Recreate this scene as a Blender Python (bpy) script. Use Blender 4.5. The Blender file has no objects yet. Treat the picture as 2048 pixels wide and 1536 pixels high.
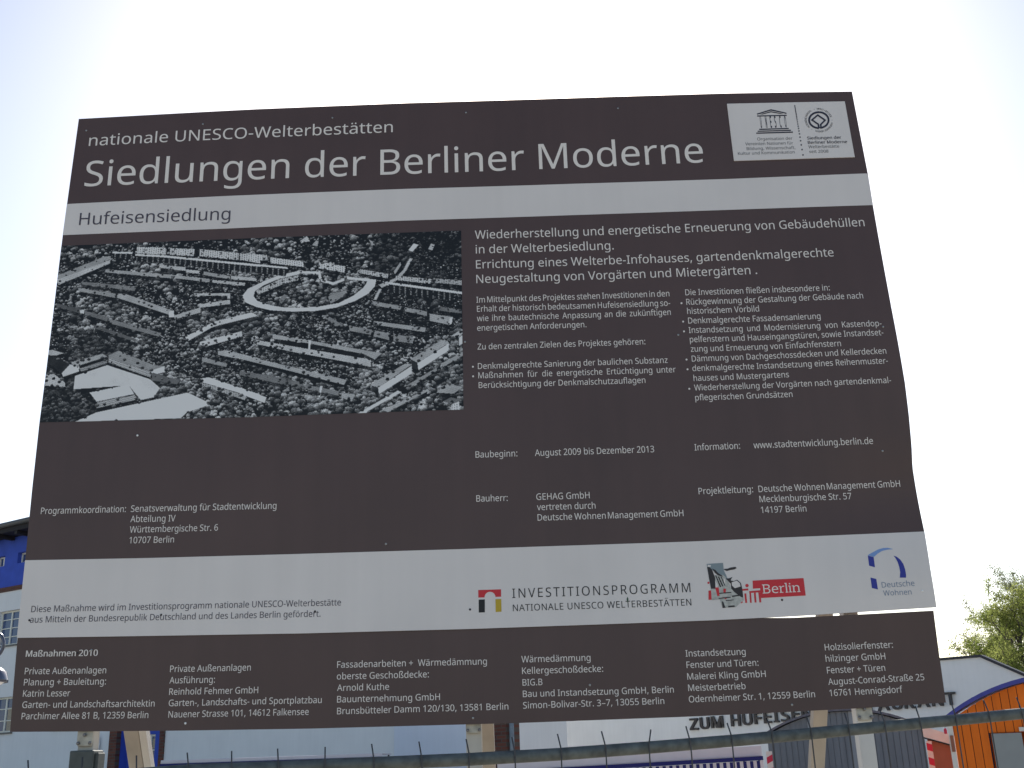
import bpy, bmesh, math, random, os
import numpy as np
from mathutils import Matrix, Vector

# ------------------------------------------------------------------ camera, sky, sun, exposure
SC = bpy.context.scene
COL = SC.collection
R = math.radians

cam_data = bpy.data.cameras.new('camera')
cam_data.lens = 38.6
cam_data.sensor_width = 36.0
cam_data.clip_start = 0.05
cam_data.clip_end = 3000.0
cam = bpy.data.objects.new('camera', cam_data)
COL.objects.link(cam)
cam.matrix_world = Matrix((
    (0.99944163, 0.03341246, 0.00019444, 0.0),
    (0.01100134, -0.32356885, -0.94614067, 0.0),
    (-0.03154997, 0.94561451, -0.32375576, 2.1),
    (0, 0, 0, 1)))
SC.camera = cam

SUN_ELEV, SUN_AZ = R(32.5), R(1.5)          # azimuth clockwise from +Y
world = bpy.data.worlds.new('World')
SC.world = world
world.use_nodes = True
nt = world.node_tree
bg = nt.nodes['Background']
sky = nt.nodes.new('ShaderNodeTexSky')
sky.sky_type = 'NISHITA'
sky.sun_disc = False
sky.sun_elevation = SUN_ELEV
sky.sun_rotation = SUN_AZ
sky.altitude = 50
sky.air_density = 1.0
sky.dust_density = 1.25
sky.ozone_density = 1.0
nt.links.new(sky.outputs['Color'], bg.inputs['Color'])
bg.inputs['Strength'].default_value = 0.11

sun_data = bpy.data.lights.new('sun', 'SUN')
sun_data.energy = 5.0
sun_data.angle = R(0.55)
sun_data.color = (1.0, 0.95, 0.86)
sun = bpy.data.objects.new('sun', sun_data)
COL.objects.link(sun)
to_sun = Vector((math.sin(SUN_AZ) * math.cos(SUN_ELEV), math.cos(SUN_AZ) * math.cos(SUN_ELEV), math.sin(SUN_ELEV)))
sun.rotation_euler = to_sun.to_track_quat('Z', 'Y').to_euler()
sun.location = (0, 30, 30)

SC.view_settings.view_transform = 'Standard'
SC.view_settings.look = 'None'
SC.view_settings.gamma = 1.0
SC.view_settings.use_curve_mapping = False
SC.view_settings.exposure = 0.56
SC.cycles.max_bounces = 6
SC.cycles.transparent_max_bounces = 8

# ------------------------------------------------------------------ materials
MATS = {}
def mat(name, col, rough=0.6, var=0.0, scale=20.0, bump=0.0, spec=0.4, metal=0.0, streak=0.0, fine=0.0):
    """principled surface; var = brightness variation from noise, bump = fine relief"""
    if name in MATS: return MATS[name]
    m = bpy.data.materials.new(name); m.use_nodes = True
    n, l = m.node_tree.nodes, m.node_tree.links
    b = n['Principled BSDF']
    b.inputs['Base Color'].default_value = (*col, 1)
    b.inputs['Roughness'].default_value = rough
    b.inputs['Specular IOR Level'].default_value = spec
    b.inputs['Metallic'].default_value = metal
    if var or bump or streak:
        tc = n.new('ShaderNodeTexCoord')
        no = n.new('ShaderNodeTexNoise'); no.inputs['Scale'].default_value = scale
        no.inputs['Detail'].default_value = 6
        l.new(tc.outputs['Object'], no.inputs['Vector'])
        fac = no.outputs['Fac']
        if streak:
            mp = n.new('ShaderNodeMapping'); mp.inputs['Scale'].default_value = (9, 9, 0.5)
            n2 = n.new('ShaderNodeTexNoise'); n2.inputs['Scale'].default_value = 1.2; n2.inputs['Detail'].default_value = 5
            l.new(tc.outputs['Object'], mp.inputs['Vector']); l.new(mp.outputs['Vector'], n2.inputs['Vector'])
            mx = n.new('ShaderNodeMix'); mx.data_type = 'FLOAT'; mx.inputs['Factor'].default_value = streak
            l.new(no.outputs['Fac'], mx.inputs['A']); l.new(n2.outputs['Fac'], mx.inputs['B'])
            fac = mx.outputs['Result']
        if var or streak:
            v = max(var, 0.001)
            mr = n.new('ShaderNodeMapRange')
            mr.inputs['From Min'].default_value = 0.3; mr.inputs['From Max'].default_value = 0.7
            mr.inputs['To Min'].default_value = 1 - v; mr.inputs['To Max'].default_value = 1 + v
            l.new(fac, mr.inputs['Value'])
            sc = n.new('ShaderNodeVectorMath'); sc.operation = 'SCALE'
            sc.inputs[0].default_value = col
            l.new(mr.outputs['Result'], sc.inputs['Scale'])
            l.new(sc.outputs['Vector'], b.inputs['Base Color'])
        if bump:
            bp = n.new('ShaderNodeBump'); bp.inputs['Strength'].default_value = bump; bp.inputs['Distance'].default_value = 0.01
            l.new(no.outputs['Fac'], bp.inputs['Height']); l.new(bp.outputs['Normal'], b.inputs['Normal'])
    MATS[name] = m
    return m

# printed sheet
BROWN = mat('brown_print', (0.089, 0.055, 0.049), 0.38, var=0.12, scale=1.3, streak=0.35, spec=0.35)
WHITE = mat('white_print', (0.735, 0.685, 0.65), 0.42, var=0.06, scale=1.6, streak=0.35, spec=0.35)
LETTER = mat('white_lettering', (0.80, 0.74, 0.68), 0.5, spec=0.3)
DARKTXT = mat('dark_lettering', (0.075, 0.065, 0.085), 0.5, spec=0.3)
BLACKTXT = mat('black_lettering', (0.02, 0.02, 0.022), 0.5, spec=0.3)
INK = mat('plate_ink', (0.03, 0.03, 0.05), 0.5, spec=0.3)
GREYINK = mat('grey_plate_ink', (0.085, 0.085, 0.095), 0.5, spec=0.3)
BLUEGREY = mat('blue_grey_lettering', (0.22, 0.27, 0.36), 0.5, spec=0.3)
RED = mat('red_print', (0.60, 0.035, 0.045), 0.45, spec=0.3)
GOLD = mat('gold_print', (0.52, 0.36, 0.03), 0.45, spec=0.3)
BLUE = mat('blue_print', (0.035, 0.045, 0.30), 0.45, spec=0.3)
LBLUE = mat('light_blue_print', (0.20, 0.33, 0.62), 0.45, spec=0.3)
GREENM = mat('green_mark', (0.03, 0.08, 0.045), 0.6)
STSKY = mat('sticker_blue_grey', (0.22, 0.27, 0.29), 0.5)
STGREY = mat('sticker_grey', (0.46, 0.46, 0.42), 0.6, var=0.25, scale=60)
STDARK = mat('sticker_dark', (0.035, 0.03, 0.032), 0.6)
RIVET = mat('rivet_steel', (0.34, 0.34, 0.33), 0.35, metal=0.6)
RIVETB = mat('rivet_bright', (0.85, 0.85, 0.83), 0.3, metal=0.2)
# timber, metal, plaster
TIMBER = mat('pale_timber', (0.51, 0.475, 0.41), 0.75, var=0.14, scale=6, streak=0.7, bump=0.2)
TIMBER2 = mat('lit_timber', (0.64, 0.61, 0.56), 0.75, var=0.10, scale=6, streak=0.7, bump=0.2)  # paler copy of the timber, sunlight put into its colour
BOARD = mat('beige_timber', (0.42, 0.375, 0.32), 0.75, var=0.16, scale=6, streak=0.7, bump=0.2)
BRACKET = mat('bracket_steel', (0.44, 0.41, 0.34), 0.55, var=0.22, scale=30, metal=0.25)
BOLT = mat('bolt_steel', (0.20, 0.19, 0.19), 0.4, metal=0.7)
SLEEVE = mat('sleeve_paint', (0.075, 0.085, 0.080), 0.6, var=0.25, scale=16)
GALV = mat('galvanised_tube', (0.125, 0.135, 0.125), 0.6, var=0.3, scale=28, metal=0.35, bump=0.1)
WIRE = mat('fence_wire', (0.075, 0.075, 0.08), 0.6, var=0.2, scale=50, metal=0.3)
CONCRETE = mat('concrete', (0.32, 0.31, 0.29), 0.9, var=0.2, scale=12, bump=0.3)
PLASTER = mat('white_plaster', (0.80, 0.80, 0.79), 0.9, var=0.05, scale=1.5, streak=0.4, bump=0.15)
PLASTER2 = mat('shaded_plaster', (0.68, 0.72, 0.80), 0.9, var=0.05, scale=1.5, streak=0.4, bump=0.15)  # white plaster with a bluish shade mixed into its colour
BLUEWALL = mat('blue_plaster', (0.048, 0.098, 0.50), 0.85, var=0.10, scale=3, bump=0.15)
ROOFD = mat('dark_roofing', (0.045, 0.043, 0.045), 0.8, var=0.2, scale=8)
SOFFIT = mat('dark_soffit', (0.02, 0.018, 0.02), 0.8)
GUTTER = mat('zinc_gutter', (0.13, 0.13, 0.13), 0.5, metal=0.4)
FRAMEW = mat('window_frame_white', (0.78, 0.77, 0.68), 0.5)
GLASS = mat('window_glass', (0.05, 0.085, 0.20), 0.08, spec=0.8)  # blue base colour stands in for reflected sky
CURTAIN = mat('curtain_cloth', (0.42, 0.36, 0.27), 0.9, var=0.2, scale=30)
PIPE = mat('downpipe_zinc', (0.22, 0.25, 0.27), 0.5, metal=0.4, var=0.2, scale=10)
LETTERD = mat('facade_letter', (0.05, 0.043, 0.042), 0.5)
TRIM = mat('dark_verge', (0.035, 0.035, 0.045), 0.6)
GREYPLANK = mat('grey_planks', (0.165, 0.18, 0.20), 0.75, var=0.16, scale=5, streak=0.7, bump=0.2)
PALEPLANK = mat('pale_grey_planks', (0.27, 0.295, 0.32), 0.75, var=0.12, scale=5, streak=0.7)
ORANGE = mat('orange_planks', (0.80, 0.165, 0.007), 0.75, var=0.14, scale=5, streak=0.7, bump=0.2)
BLUETRIM = mat('blue_roof_trim', (0.06, 0.065, 0.30), 0.6, var=0.15, scale=10)
GREYTRIM = mat('grey_roof_trim', (0.15, 0.145, 0.17), 0.95, var=0.2, scale=10, spec=0.1)
SHUTTER = mat('grey_shutter', (0.29, 0.305, 0.30), 0.7, var=0.06, scale=4)
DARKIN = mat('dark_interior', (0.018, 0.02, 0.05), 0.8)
CANOPY = mat('canopy_cloth', (0.66, 0.62, 0.64), 0.85, var=0.05, scale=4)
NAVY = mat('navy_cloth', (0.02, 0.022, 0.14), 0.8)
CREAM = mat('cream_cloth', (0.70, 0.67, 0.60), 0.85, var=0.08, scale=8)
REDBAND = mat('red_band', (0.55, 0.03, 0.07), 0.6)
WHITEBAND = mat('white_band', (0.70, 0.66, 0.60), 0.6)
REDBROWN = mat('red_brown_boards', (0.30, 0.12, 0.075), 0.8, var=0.08, scale=4)
LAMPMETAL = mat('lamp_metal', (0.10, 0.11, 0.15), 0.2, metal=0.6)
OPAL = mat('opal_glass', (0.86, 0.86, 0.90), 0.12, spec=0.9)
BARK = mat('bark', (0.09, 0.075, 0.065), 0.95, var=0.25, scale=6, bump=0.4)

def brick_material():
    m = bpy.data.materials.new('dark_brick'); m.use_nodes = True
    n, l = m.node_tree.nodes, m.node_tree.links
    b = n['Principled BSDF']; b.inputs['Roughness'].default_value = 0.85
    tc = n.new('ShaderNodeTexCoord')
    mp = n.new('ShaderNodeMapping'); mp.inputs['Rotation'].default_value = (R(90), 0, 0)
    br = n.new('ShaderNodeTexBrick')
    br.inputs['Scale'].default_value = 1.0
    br.inputs['Brick Width'].default_value = 0.25; br.inputs['Row Height'].default_value = 0.077
    br.inputs['Mortar Size'].default_value = 0.010; br.inputs['Bias'].default_value = -0.2
    br.inputs['Color1'].default_value = (0.155, 0.050, 0.030, 1)
    br.inputs['Color2'].default_value = (0.085, 0.028, 0.022, 1)
    br.inputs['Mortar'].default_value = (0.10, 0.075, 0.06, 1)
    l.new(tc.outputs['Object'], mp.inputs['Vector']); l.new(mp.outputs['Vector'], br.inputs['Vector'])
    l.new(br.outputs['Color'], b.inputs['Base Color'])
    bp = n.new('ShaderNodeBump'); bp.inputs['Strength'].default_value = 0.6; bp.inputs['Distance'].default_value = 0.01; bp.invert = True
    l.new(br.outputs['Fac'], bp.inputs['Height']); l.new(bp.outputs['Normal'], b.inputs['Normal'])
    return m
BRICK = brick_material()

def leaf_material(name, c1, c2):
    m = bpy.data.materials.new(name); m.use_nodes = True
    n, l = m.node_tree.nodes, m.node_tree.links
    n.remove(n['Principled BSDF'])
    out = n['Material Output']
    tc = n.new('ShaderNodeTexCoord'); no = n.new('ShaderNodeTexNoise'); no.inputs['Scale'].default_value = 1.3
    no.inputs['Detail'].default_value = 4
    l.new(tc.outputs['Object'], no.inputs['Vector'])
    cr = n.new('ShaderNodeValToRGB')
    cr.color_ramp.elements[0].position = 0.38; cr.color_ramp.elements[1].position = 0.62
    cr.color_ramp.elements[0].color = (*c1, 1); cr.color_ramp.elements[1].color = (*c2, 1)
    l.new(no.outputs['Fac'], cr.inputs['Fac'])
    d = n.new('ShaderNodeBsdfDiffuse'); t = n.new('ShaderNodeBsdfTranslucent'); mx = n.new('ShaderNodeMixShader')
    mx.inputs['Fac'].default_value = 0.55
    l.new(cr.outputs['Color'], d.inputs['Color']); l.new(cr.outputs['Color'], t.inputs['Color'])
    l.new(d.outputs[0], mx.inputs[1]); l.new(t.outputs[0], mx.inputs[2]); l.new(mx.outputs[0], out.inputs['Surface'])
    return m
LEAF_Y = leaf_material('spring_leaf', (0.16, 0.20, 0.05), (0.32, 0.35, 0.11))
LEAF_G = leaf_material('grey_green_bud', (0.16, 0.18, 0.10), (0.26, 0.275, 0.17))

def attribute_material(name):
    m = bpy.data.materials.new(name); m.use_nodes = True
    n, l = m.node_tree.nodes, m.node_tree.links
    b = n['Principled BSDF']; b.inputs['Roughness'].default_value = 0.45; b.inputs['Specular IOR Level'].default_value = 0.35
    a = n.new('ShaderNodeAttribute'); a.attribute_name = 'print'
    l.new(a.outputs['Color'], b.inputs['Base Color'])
    return m

# ------------------------------------------------------------------ mesh helpers
class MB:
    def __init__(s): s.v = []; s.f = []
    def add(s, vs, fs):
        o = len(s.v); s.v += [tuple(p) for p in vs]; s.f += [tuple(i + o for i in f) for f in fs]; return s
    def box(s, x0, x1, y0, y1, z0, z1):
        return s.add([(x0, y0, z0), (x1, y0, z0), (x1, y1, z0), (x0, y1, z0), (x0, y0, z1), (x1, y0, z1), (x1, y1, z1), (x0, y1, z1)],
                     [(0, 3, 2, 1), (4, 5, 6, 7), (0, 1, 5, 4), (1, 2, 6, 5), (2, 3, 7, 6), (3, 0, 4, 7)])
    def prism(s, pts, y0, y1):
        """outline in x,z (counter-clockwise seen from -y), extruded y0 (front) .. y1 (back)"""
        n = len(pts)
        vs = [(x, y0, z) for x, z in pts] + [(x, y1, z) for x, z in pts]
        fs = [tuple(range(n)), tuple(range(2 * n - 1, n - 1, -1))]
        fs += [(i, n + i, n + (i + 1) % n, (i + 1) % n) for i in range(n)]
        return s.add(vs, fs)
    def tube(s, pts, rad, seg=8, cap=True):
        pts = [Vector(p) for p in pts]; n = len(pts)
        rads = rad if isinstance(rad, (list, tuple)) else [rad] * n
        vs = []; up = None
        for i, p in enumerate(pts):
            d = (pts[min(i + 1, n - 1)] - pts[max(i - 1, 0)]).normalized()
            if up is None:
                up = Vector((0, 0, 1)) if abs(d.z) < 0.9 else Vector((1, 0, 0))
            a = d.cross(up).normalized(); b = a.cross(d).normalized(); up = b
            for k in range(seg):
                t = 2 * math.pi * k / seg
                vs.append(p + (a * math.cos(t) + b * math.sin(t)) * rads[i])
        fs = [(i * seg + k, i * seg + (k + 1) % seg, (i + 1) * seg + (k + 1) % seg, (i + 1) * seg + k) for i in range(n - 1) for k in range(seg)]
        if cap:
            fs.append(tuple(range(seg))[::-1]); fs.append(tuple((n - 1) * seg + k for k in range(seg)))
        return s.add(vs, fs)
    def lathe(s, prof, seg=24, c=(0, 0, 0)):
        vs = []; n = len(prof)
        for r, z in prof:
            for k in range(seg):
                t = 2 * math.pi * k / seg
                vs.append((c[0] + r * math.cos(t), c[1] + r * math.sin(t), c[2] + z))
        fs = [(i * seg + k, i * seg + (k + 1) % seg, (i + 1) * seg + (k + 1) % seg, (i + 1) * seg + k) for i in range(n - 1) for k in range(seg)]
        return s.add(vs, fs)
    def mesh(s, name, m=None, smooth=False):
        me = bpy.data.meshes.new(name)
        me.from_pydata(s.v, [], s.f); me.update()
        if m: me.materials.append(m)
        if smooth:
            me.polygons.foreach_set('use_smooth', [True] * len(me.polygons))
        return me

def link(name, me, parent=None, loc=None):
    o = bpy.data.objects.new(name, me)
    COL.objects.link(o)
    if parent: o.parent = parent
    if loc: o.location = loc
    return o
def part(name, mb, m, parent, smooth=False, loc=None, bevel=0.0):
    o = link(name, mb.mesh(name, m, smooth), parent, loc)
    if bevel:
        b = o.modifiers.new('bevel', 'BEVEL'); b.width = bevel; b.segments = 2; b.limit_method = 'ANGLE'
    return o
def thing(name, label, cat, loc=(0, 0, 0), rotz=0.0, group=None):
    o = bpy.data.objects.new(name, None); COL.objects.link(o)
    o.location = loc; o.rotation_euler = (0, 0, rotz); o.empty_display_size = 0.2
    o['label'] = label; o['category'] = cat
    if group: o['group'] = group
    return o
def tag(o, label, cat, group=None):
    o['label'] = label; o['category'] = cat
    if group: o['group'] = group
    return o
def structure(name, mb, m):
    o = link(name, mb.mesh(name, m)); o['kind'] = 'structure'; return o

FONT = None
try:
    _p = os.path.join(bpy.utils.system_resource('DATAFILES'), 'fonts', 'NotoSansHebrew-Regular.woff2')
    if os.path.exists(_p): FONT = bpy.data.fonts.load(_p)
except Exception:
    FONT = None
def text_meshes(specs):
    """specs: (body, resolution, bold offset, letter spacing, word spacing, extrude) -> list of meshes in the xy plane, size 1"""
    objs = []
    for body, res, off, sp, ws, ext in specs:
        c = bpy.data.curves.new('lettering', 'FONT')
        if FONT: c.font = FONT
        c.body = body; c.size = 1.0; c.resolution_u = res; c.offset = off
        c.space_character = sp; c.space_word = ws; c.extrude = ext; c.fill_mode = 'FRONT' if not ext else 'BOTH'
        o = bpy.data.objects.new('lettering', c); COL.objects.link(o); objs.append(o)
    bpy.context.view_layer.update()
    dg = bpy.context.evaluated_depsgraph_get()
    out = []
    for o in objs:
        out.append(bpy.data.meshes.new_from_object(o.evaluated_get(dg)))
    for o in objs:
        c = o.data; bpy.data.objects.remove(o); bpy.data.curves.remove(c)
    return out
def coords(me):
    a = np.empty(len(me.vertices) * 3); me.vertices.foreach_get('co', a); return a.reshape(-1, 3)
def set_coords(me, a):
    me.vertices.foreach_set('co', a.astype(np.float32).ravel()); me.update()

# ------------------------------------------------------------------ the setting
def ground():
    m = bpy.data.materials.new('ground_sand'); m.use_nodes = True
    n, l = m.node_tree.nodes, m.node_tree.links
    b = n['Principled BSDF']; b.inputs['Roughness'].default_value = 0.95
    tc = n.new('ShaderNodeTexCoord')
    n1 = n.new('ShaderNodeTexNoise'); n1.inputs['Scale'].default_value = 0.35; n1.inputs['Detail'].default_value = 9
    n2 = n.new('ShaderNodeTexNoise'); n2.inputs['Scale'].default_value = 30; n2.inputs['Detail'].default_value = 5
    l.new(tc.outputs['Object'], n1.inputs['Vector']); l.new(tc.outputs['Object'], n2.inputs['Vector'])
    cr = n.new('ShaderNodeValToRGB')
    cr.color_ramp.elements[0].color = (0.27, 0.25, 0.205, 1); cr.color_ramp.elements[1].color = (0.42, 0.375, 0.31, 1)
    cr.color_ramp.elements[0].position = 0.35; cr.color_ramp.elements[1].position = 0.6
    l.new(n1.outputs['Fac'], cr.inputs['Fac']); l.new(cr.outputs['Color'], b.inputs['Base Color'])
    bp = n.new('ShaderNodeBump'); bp.inputs['Strength'].default_value = 0.5; bp.inputs['Distance'].default_value = 0.02
    l.new(n2.outputs['Fac'], bp.inputs['Height']); l.new(bp.outputs['Normal'], b.inputs['Normal'])
    structure('ground', MB().add([(-900, -900, 0), (900, -900, 0), (900, 900, 0), (-900, 900, 0)], [(0, 1, 2, 3)]), m)
ground()
TEXT_LINES = [
('nationale UNESCO-Welterbestätten', -1969.3, 5202, -380.1, 5223.5, 64.8, 'w'),
('Siedlungen der Berliner Moderne', -1969.7, 4963.2, 1226.1, 4984.3, 147.2, 'W'),
('Hufeisensiedlung', -1975.6, 4741.3, -1205.2, 4742.4, 68.3, 'd'),
('Wiederherstellung und energetische Erneuerung von Gebäudehüllen', 36.8, 4592.1, 2000.5, 4584.7, 46.6, 'w'),
('in der Welterbesiedlung.', 39.1, 4510.3, 732.6, 4507.3, 46.2, 'w'),
('Errichtung eines Welterbe-Infohauses, gartendenkmalgerechte', 38.7, 4427.4, 1824, 4422.7, 45.7, 'w'),
('Neugestaltung von Vorgärten und Mietergärten .', 38.7, 4347.1, 1434.5, 4343.7, 45.4, 'w'),
('Im Mittelpunkt des Projektes stehen Investitionen in den', 36.6, 4241.3, 991.1, 4241.1, 31.8, 'w'),
('Erhalt der historisch bedeutsamen Hufeisensiedlung so-', 38.5, 4192.4, 991.3, 4190.2, 31.6, 'w'),
('wie ihre bautechnische Anpassung an die zukünftigen', 37.5, 4142, 990.4, 4141.6, 31.4, 'w'),
('energetischen Anforderungen.', 37.6, 4091.1, 572.9, 4091.8, 31.2, 'w'),
('Zu den zentralen Zielen des Projektes gehören:', 37.3, 3992.7, 854.4, 3992.2, 30.8, 'w'),
('Denkmalgerechte Sanierung der baulichen Substanz', 36.8, 3892, 955.6, 3892.9, 30.4, 'w'),
('Maßnahmen für die energetische Ertüchtigung unter', 38, 3844.5, 990.9, 3843.5, 30.2, 'w'),
('Berücksichtigung der Denkmalschutzauflagen', 38.6, 3794.8, 841, 3794.5, 30, 'w'),
('Die Investitionen fließen insbesondere in:', 1070.2, 4243.1, 1780.1, 4237.9, 31.6, 'w'),
('Rückgewinnung der Gestaltung der Gebäude nach', 1071, 4192.2, 1936.2, 4187.3, 31.4, 'w'),
('historischem Vorbild', 1071.4, 4143.5, 1423.5, 4142.6, 31.3, 'w'),
('Denkmalgerechte Fassadensanierung', 1072.1, 4093, 1715.8, 4088.4, 31.1, 'w'),
('Instandsetzung und Modernisierung von Kastendop-', 1070.9, 4043.2, 2004.2, 4036.6, 30.8, 'w'),
('pelfenstern und Hauseingangstüren, sowie Instandset-', 1071.8, 3994.9, 2006.5, 3988.6, 30.6, 'w'),
('zung und Erneuerung von Einfachfenstern', 1072.3, 3945.3, 1795.9, 3941.7, 30.5, 'w'),
('Dämmung von Dachgeschossdecken und Kellerdecken', 1072.9, 3895.1, 2006.9, 3893.8, 30.3, 'w'),
('denkmalgerechte Instandsetzung eines Reihenmuster-', 1072, 3846.2, 2008.1, 3843.7, 30.1, 'w'),
('hauses und Mustergartens', 1073.3, 3795.7, 1530.7, 3796.5, 29.9, 'w'),
('Wiederherstellung der Vorgärten nach gartendenkmal-', 1072.4, 3747.7, 2010.4, 3745.8, 29.7, 'w'),
('pflegerischen Grundsätzen', 1073, 3697.8, 1536.9, 3697.4, 29.6, 'w'),
('Information:', 1049, 3451.1, 1263.3, 3452.3, 31.2, 'w'),
('www.stadtentwicklung.berlin.de', 1327.2, 3451.7, 1888.2, 3452.5, 31.2, 'w'),
('Baubeginn:', 16.2, 3449.6, 213, 3450.2, 31.2, 'w'),
('August 2009 bis Dezember 2013', 295.9, 3449.2, 858.2, 3449.6, 31.2, 'w'),
('Bauherr:', 15.5, 3238.9, 160.9, 3238.1, 30.4, 'w'),
('GEHAG GmbH', 294.3, 3238.3, 542.4, 3238.6, 30.4, 'w'),
('vertreten durch', 295.6, 3189.6, 566.8, 3189.1, 30.2, 'w'),
('Deutsche Wohnen Management GmbH', 296.5, 3140.5, 970.8, 3139.8, 30, 'w'),
('Projektleitung:', 1049.8, 3240.2, 1303.1, 3241.1, 30.4, 'w'),
('Deutsche Wohnen Management GmbH', 1328.4, 3240.7, 1991.3, 3246.6, 30.4, 'w'),
('Mecklenburgische Str. 57', 1328.2, 3192.6, 1757.1, 3194.9, 30.2, 'w'),
('14197 Berlin', 1329.7, 3141.6, 1540.2, 3142.8, 30, 'w'),
('Programmkoordination:', -2011.2, 3249.7, -1615, 3245.7, 30.4, 'w'),
('Senatsverwaltung für Stadtentwicklung', -1591.3, 3245.5, -913.2, 3236.8, 30.4, 'w'),
('Abteilung IV', -1589.5, 3197, -1380.3, 3193.9, 30.2, 'w'),
('Württembergische Str. 6', -1588.8, 3147.9, -1180.4, 3143.7, 29.9, 'w'),
('10707 Berlin', -1586.9, 3098.1, -1380.6, 3095.6, 29.7, 'w'),
('Diese Maßnahme wird im Investitionsprogramm nationale UNESCO-Welterbestätte', -2006, 2799.1, -605, 2782.8, 28.2, 'd'),
('aus Mitteln der Bundesrepublik Deutschland und des Landes Berlin gefördert.', -2006.4, 2752.3, -696.4, 2735.9, 28, 'd'),
('Maßnahmen 2010', -2012, 2603.9, -1691.7, 2598, 27.1, 'b'),
('Private Außenanlagen', -2008.3, 2527.7, -1646.2, 2520.8, 28.1, 'w'),
('Planung + Bauleitung:', -2007, 2479.8, -1642.9, 2472.7, 28, 'w'),
('Katrin Lesser', -2005.6, 2431.8, -1797.4, 2427.3, 27.8, 'w'),
('Garten- und Landschaftsarchitektin', -2003.5, 2383.9, -1419.7, 2371.6, 27.6, 'w'),
('Parchimer Allee 81 B, 12359 Berlin', -2001.2, 2335.9, -1443.8, 2323.9, 27.4, 'w'),
('Private Außenanlagen', -1361.5, 2516.5, -1001.9, 2511.6, 28.1, 'w'),
('Ausführung:', -1360.6, 2467.6, -1159, 2464.6, 27.9, 'w'),
('Reinhold Fehmer GmbH', -1358.7, 2418.7, -964.7, 2413.5, 27.7, 'w'),
('Garten-, Landschafts- und Sportplatzbau', -1357.3, 2370.8, -682.8, 2362.6, 27.6, 'w'),
('Nauener Strasse 101, 14612 Falkensee', -1355.3, 2322.8, -738.5, 2314.6, 27.4, 'w'),
('Fassadenarbeiten +  Wärmedämmung', -617.8, 2510.5, 46.6, 2503.4, 28, 'w'),
('oberste Geschoßdecke:', -618, 2460.3, -211.1, 2456.4, 27.9, 'w'),
('Arnold Kuthe', -616.1, 2411, -386.6, 2409.1, 27.7, 'w'),
('Bauunternehmung GmbH', -615.1, 2362.3, -162.9, 2358.6, 27.5, 'w'),
('Brunsbütteler Damm 120/130, 13581 Berlin', -614.1, 2312.7, 135.9, 2308.9, 27.3, 'w'),
('Wärmedämmung', 199.9, 2506.8, 506.1, 2504.5, 28.1, 'w'),
('Kellergeschoßdecke:', 201.1, 2457.2, 559.2, 2455.4, 27.8, 'w'),
('BIG.B', 201.5, 2407.3, 288.9, 2407.2, 27.6, 'w'),
('Bau und Instandsetzung GmbH, Berlin', 201.2, 2358.8, 864.1, 2357.1, 27.4, 'w'),
('Simon-Bolivar-Str. 3–7, 13055 Berlin', 200.4, 2310.4, 818.6, 2310.3, 27.3, 'w'),
('Instandsetzung', 928.6, 2508.7, 1195, 2508.3, 28, 'w'),
('Fenster und Türen:', 928.9, 2459.4, 1246.9, 2459.3, 27.9, 'w'),
('Malerei Kling GmbH', 927.8, 2409.4, 1274.2, 2410.3, 27.7, 'w'),
('Meisterbetrieb', 927.9, 2361.2, 1180.3, 2361.9, 27.5, 'w'),
('Odernheimer Str. 1, 12559 Berlin', 927, 2313.2, 1480.3, 2318, 27.3, 'w'),
('Holzisolierfenster:', 1547.4, 2515.2, 1848.8, 2517.3, 28, 'w'),
('hilzinger GmbH', 1545.3, 2466.5, 1809.3, 2468.4, 27.9, 'w'),
('Fenster + Türen', 1545.1, 2416.4, 1801.7, 2419.4, 27.7, 'w'),
('August-Conrad-Straße 25', 1544.6, 2367.5, 1967.4, 2374.2, 27.5, 'w'),
('16761 Hennigsdorf', 1544.7, 2320, 1865.4, 2325.4, 27.3, 'w'),
('INVESTITIONSPROGRAMM', 168.6, 2790.6, 973.6, 2790.5, 41.7, 'k2'),
('NATIONALE UNESCO WELTERBESTÄTTEN', 169.4, 2731.4, 972.4, 2731.3, 29.4, 'k1'),
('Deutsche', 1832.6, 2780.3, 1979.4, 2783.5, 24.5, 'l'),
('Wohnen', 1834.6, 2744.3, 1960.6, 2745.6, 23.3, 'l'),
('Organisation der', 1513.5, 5097.7, 1695.2, 5095.2, 17.2, 'u'),
('Vereinten Nationen für', 1448.8, 5071.6, 1695.5, 5067.5, 17.1, 'u'),
('Bildung, Wissenschaft,', 1453, 5043.1, 1703.7, 5040, 17.1, 'u'),
('Kultur und Kommunikation', 1405.2, 5016.9, 1697.1, 5013.6, 17, 'u'),
('Siedlungen der', 1771.2, 5093, 1947.3, 5091, 17.2, 'v'),
('Berliner Moderne', 1771.6, 5066.9, 1973.8, 5063.9, 17.2, 'v'),
('Welterbestätte', 1772.1, 5041.3, 1930.5, 5038.7, 17.2, 'u'),
('seit 2008', 1772.9, 5013, 1871.6, 5011.9, 17.1, 'u'),
('U', 1539.1, 5172.6, 1545.9, 5172.5, 65.8, 'n'),
('N', 1566.5, 5172.4, 1573.6, 5172.3, 65.8, 'n'),
('E', 1590.7, 5172.2, 1597.8, 5172.2, 65.9, 'n'),
('S', 1613.5, 5172.1, 1622.1, 5172.1, 65.9, 'n'),
('C', 1639.5, 5172, 1648.4, 5171.9, 65.8, 'n'),
('O', 1666.2, 5171.8, 1674.4, 5171.8, 65.9, 'n'),
('Berlin', 1301.3, 2773.2, 1463.5, 2774.6, 40.7, 's'),
]
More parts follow.
